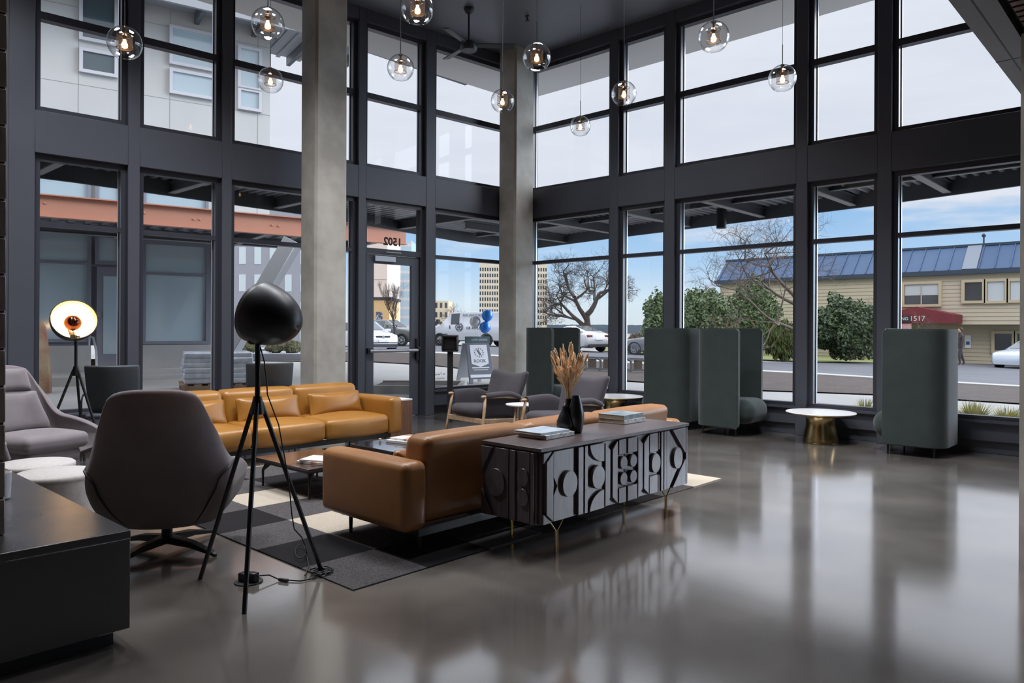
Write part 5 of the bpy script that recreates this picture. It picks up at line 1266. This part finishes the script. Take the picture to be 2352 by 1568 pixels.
# ------------------------------------------------------------------ tripod lamps
inner_m = mat('gold_white_reflector', C(238,220,176), .5)
capb = mat('mirror_bulb_cap', C(96,52,40), .12, .9)
def tripod(loc, label, foot0, axis, d, e, zs=1.0, centre=None, hk=1.3):
    t = T('tripod_lamp', label, 'floor lamp', loc)
    for k in range(3):
        a = foot0+k*2*PI/3; c, s = math.cos(a), math.sin(a); b = B()
        b.tube([(c*.37,s*.37,.0),(c*.365,s*.365,.012),(c*.02,s*.02,.965*zs)], [.011,.012,.0125], 12); b.build('leg', black, t, smooth=60)
    b = B(); b.lathe([(0,.99*zs),(.02,1.0*zs),(.024,.985*zs),(.036,.925*zs),(.036,.905*zs),(.0,.905*zs)], n=18); b.build('hub', black, t)
    b = B(); b.cyl((0,0,.93*zs),(0,0,1.295*zs),.014,n=14); b.build('pole', black, t)
    ax = Vector(axis).normalized(); R = Vector((0,0,1)).rotation_difference(ax).to_matrix().to_4x4()
    cc = Vector(centre) if centre else Vector((.02,.02,1.40*zs))   # dome centre (rim plane a little ahead)
    M = Matrix.Translation(cc) @ R; r = d/2; h = r*hk
    prof = [(r*math.sin(q), -h*math.cos(q)) for q in [i/16*PI/2 for i in range(17)]]; prof[0] = (0.0, -h)
    b = B(M); b.lathe([(max(p[0],.0005), p[1]+h*.45) for p in prof], n=48); b.build('shade', mat('lamp_shade_black', C(32,32,36), .42) if 'lamp_shade_black' not in MT else MT['lamp_shade_black'], t, smooth=180, solid=.004, offset=1)
    b = B(M); b.lathe([(max(p[0]*.975,.0005), p[1]*.97+h*.45) for p in prof], n=48); b.build('reflector', inner_m, t, smooth=180)
    b = B(M); b.sphere((0,0,-.0+h*.10), .08*d/.42, 20, 12); bo = b.build('bulb', capb, t, smooth=180)
    b = B(M); b.cyl((0,0,-h*.55),(0,0,-h*.42),.018,n=12); b.build('socket', brass, t)
    back = M @ Vector((0,-r*.75,-h*.12)); 
    b = B(); top = Vector((0,0,1.29*zs)); side = M @ Vector((0,0,-h*.52))
    b.tube([top, top*.55+side*.45+Vector((0,0,-.02)), side], [.014,.02,.022], 12); b.cyl(top-RT*.02-FW*.02-Vector((0,0,.0)), top-RT*.055+FW*.02+Vector((0,0,.035)), .024, n=16); b.cyl(top+RT*.01, top+RT*.035, .011, n=10); b.build('swivel_joint', black, t)
    ld = bpy.data.lights.new('bulb_light', 'POINT'); ld.energy = e; ld.shadow_soft_size = .02; ld.color = (1.0,.60,.26)
    lo = bpy.data.objects.new('bulb_light', ld); COL.objects.link(lo); lo.parent = t; lo.location = M @ Vector((0,0,-h*.29))
    return t, M
LAx = -RT*.88 + Vector((0,0,.30)) + FW*.35
pc = Vector((5.20,-7.735,0)); q = at(632,731,(Vector((pc.x,pc.y,0))-CAM).dot(FW)) 
lampA, MA = tripod(pc, 'black tripod floor lamp in the foreground, its dome turned away', -.64, LAx, .325, 9, 1.0, (q.x-pc.x, q.y-pc.y, q.z), 1.62)
pb = Vector((.86,-7.30,0)); q = at(166,744,(Vector((pb.x,pb.y,0))-CAM).dot(FW))
tripod(pb, 'black tripod floor lamp at the left window, its glowing dome facing the room', .55, RT*.58+Vector((0,0,.40))-FW*.70, .40, 13, .98, (q.x-pb.x, q.y-pb.y, q.z))
# its lead, the floor box and the coil
DA = (pc-CAM).dot(FW)
t = T('lamp_cord', 'thin black lamp cord hanging down to a coil on the rug corner', 'cord', (on(740,1312).x, on(740,1312).y, .01))
off = -Vector(t.location)
def wp(P): return [Vector(p)+off for p in P]
b = B(); hang = [at(x,y,DA-.0) for x,y in ((598,797),(607,830),(613,880),(614,905),(625,935),(640,975),(652,1040),(664,1110),(670,1180),(676,1215),(692,1232),(700,1250))]
b.tube(wp(hang + [on(704,1268,.02), on(709,1300,.012), on(700,1322,.011)]), .0035, 6)
b.build('hanging_lead', blackm, t, smooth=180)
b = B(); L0 = [on(696,1262,.06)]
b.tube(wp([on(690+22*math.cos(a*.5)*.55, 1266+16*math.sin(a*.5), .03) for a in range(13)]), .003, 5, cap=False); b.build('loop', blackm, t, smooth=180)
b = B(); random.seed(3); cc = on(738,1313,.012); pts = []
for k in range(70):
    a = k*.62; rr = .045+.02*math.sin(k*.9); pts.append((cc.x+rr*math.cos(a)*1.1, cc.y+rr*math.sin(a), .013+.011*(k/70)+.004*random.random()))
b.tube(wp(pts), .0033, 5); b.build('coil', blackm, t, smooth=180)
b = B(); b.tube(wp([on(592,1322,.04), on(618,1320,.03), on(640,1330,.008), on(690,1334,.006), on(720,1328,.006), on(742,1316,.012)]), .0035, 6); b.beam(*wp([on(641,1330,.01), on(661,1333,.01)]), .014, .014); b.build('plug_lead', blackm, t, smooth=60)
p = on(571,1336); t = T('floor_power_box', 'round dark floor power box with plugs behind the foreground lamp leg', 'power outlet', (p.x, p.y, 0), .3)
b = B(); b.lathe([(0,.0),(.075,0),(.073,.006),(0,.007)], n=36); b.build('cover_plate', blackm, t)
b = B(); b.box((-.05,-.03,.006),(.0,.03,.05)); b.build('plug', black, t, bevel=.008)
b = B(); b.box((.005,-.02,.006),(.055,.025,.055)); b.build('plug', black, t, bevel=.008)

# ------------------------------------------------------------------ coffee tables
marb = mat('dark_marble', C(58,44,42), .08, var=(7, C(82,62,58), 9, .42, .62), coat=.4); marb2 = mat('black_marble', C(30,30,34), .06, var=(6, C(66,68,74), 10, .55, .68), coat=.5)
def ctable(x0, y0, x1, y1, z, m, label):
    cx, cy = (x0+x1)/2, (y0+y1)/2; hx, hy = (x1-x0)/2, (y1-y0)/2
    t = T('coffee_table', label, 'coffee table', (cx, cy, .008))
    b = B(); b.box((-hx,-hy,z-.045),(hx,hy,z-.025)); b.build('frame', black, t, bevel=.004)
    b = B(); b.box((-hx,-hy,z-.024),(hx,hy,z-.008)); b.build('top', m, t, bevel=.003)
    for sx in (-1,1):
        for sy in (-1,1):
            b = B(); b.tube([(sx*(hx-.05),sy*(hy-.05),0),(sx*(hx-.05),sy*(hy-.05),z-.12),(sx*(hx-.09),sy*(hy-.09),z-.045)], [.008,.012,.03], 10); b.build('leg', black, t, smooth=60)
ctable(2.90,-6.53,3.73,-5.90,.255,marb,'low brown marble coffee table nearest the lounge chair')
ctable(3.30,-5.84,4.14,-4.98,.335,marb2,'glossy black coffee table between the two sofas')
mag = mat('magazine_cover', C(220,214,208), .3, var=(7, C(168,120,100), 4, .5, .6)); magw = mat('white_magazine', C(226,226,228), .3)
p = on(716,1058,.27); book((3.52,-6.28,.256), .35, .30, .23, .02, mag, 'lower magazine of the pile on the low brown table', 'magazines on the coffee tables'); book((3.53,-6.27,.2765), .5, .29, .22, .014, magw, 'white magazine on top of the pile on the low brown table', 'magazines on the coffee tables')
p = on(945,1012,.345); book((p.x,p.y,.336), .25, .36, .27, .022, magw, 'lower white book on the black coffee table', 'magazines on the coffee tables'); book((p.x+.02,p.y+.01,.3585), .12, .34, .25, .018, mag, 'upper printed book on the black coffee table', 'magazines on the coffee tables')
p = on(873,1014,.336); b = B(Matrix.Translation((p.x,p.y,.336))); b.cyl((0,0,0),(0,0,.03),.012,n=16); tag(b.build('tealight', white_m), 'tiny white tealight on the black coffee table', 'candle')
t = T('wood_block_table', 'walnut block side table at the far end of the mustard sofa', 'side table', (1.37,-3.88,0))
b = B(); b.box((-.17,-.19,.0),(.17,.19,.455)); b.build('body', walnut, t, bevel=.003)
b = B(); b.box((-.172,-.192,.456),(.172,.192,.475)); b.build('top', white_m, t, bevel=.003)

# ------------------------------------------------------------------ black hearth and brick chimney
t = T('stone_hearth', 'long black stone hearth bench in the near left corner', 'hearth', (5.47,-8.46,0))
b = B(); b.box((-3.4,-2.2,.07),(0,0,.455)); b.build('body', stone_blk, t, bevel=.002, seg=1)
b = B(); b.box((-3.4,-2.2,.4555),(.001,.001,.49)); b.build('slab', stone_blk, t, bevel=.002, seg=1)
b = B(); b.box((-3.35,-2.15,0),(-.05,-.05,.0695)); b.build('toe_kick', blackm, t)
brick_m = mat('dark_brick', C(132,116,106), .8, bump=(16,.6,6), var=(2.5, C(108,94,86), 6)); mort = mat('mortar', C(58,54,52), .9)
t = T('brick_chimney', 'dark brick chimney standing on the black hearth at the left edge', 'chimney', (5.18,-8.85,.491))
b = B(); b.box((-2.6,-1.5,0),(-.006,-.006,ZC-.50)); b.build('mortar_core', mort, t)
b = B(); z = 0; k = 0
while z < ZC-.5:
    y = -(0 if k % 2 else .2)
    b.box((-2.6,-1.5,z+.003),(0,0,min(z+.149,ZC-.496))); z += .155; k += 1
b.build('brick_courses', brick_m, t, bevel=.004, seg=1)
cupm = mat('white_ceramic', C(214,214,226), .35)
t = T('ribbed_cup', 'white ribbed cup on the hearth beside the brick', 'cup', (4.40,-8.695,.491))
b = B()
rings = []
for r, z in ((.036,0),(.042,.004),(.045,.06),(.047,.132),(.044,.132),(.040,.01)):
    rings.append([Vector(((r+(.0012 if k % 2 else 0))*math.cos(k*PI/24), (r+(.0012 if k % 2 else 0))*math.sin(k*PI/24), z)) for k in range(48)])
b.loft(rings); b.build('body', cupm, t, smooth=30)
b = B(); b.cyl((0,0,.10),(0,0,.118),.040,n=24); b.build('filling', mat('candle_wax', C(226,214,176), .5), t)
t = T('yellow_vase', 'slim yellow vase mostly hidden behind the brick chimney', 'vase', (3.42,-8.53,.491))
b = B(); b.lathe([(0,0),(.03,0),(.034,.05),(.045,.12),(.04,.2),(.018,.27),(.02,.31),(.014,.31),(.012,.26),(0,.1)], n=24); b.build('body', mat('yellow_glass', C(206,200,60), .2), t, smooth=60)
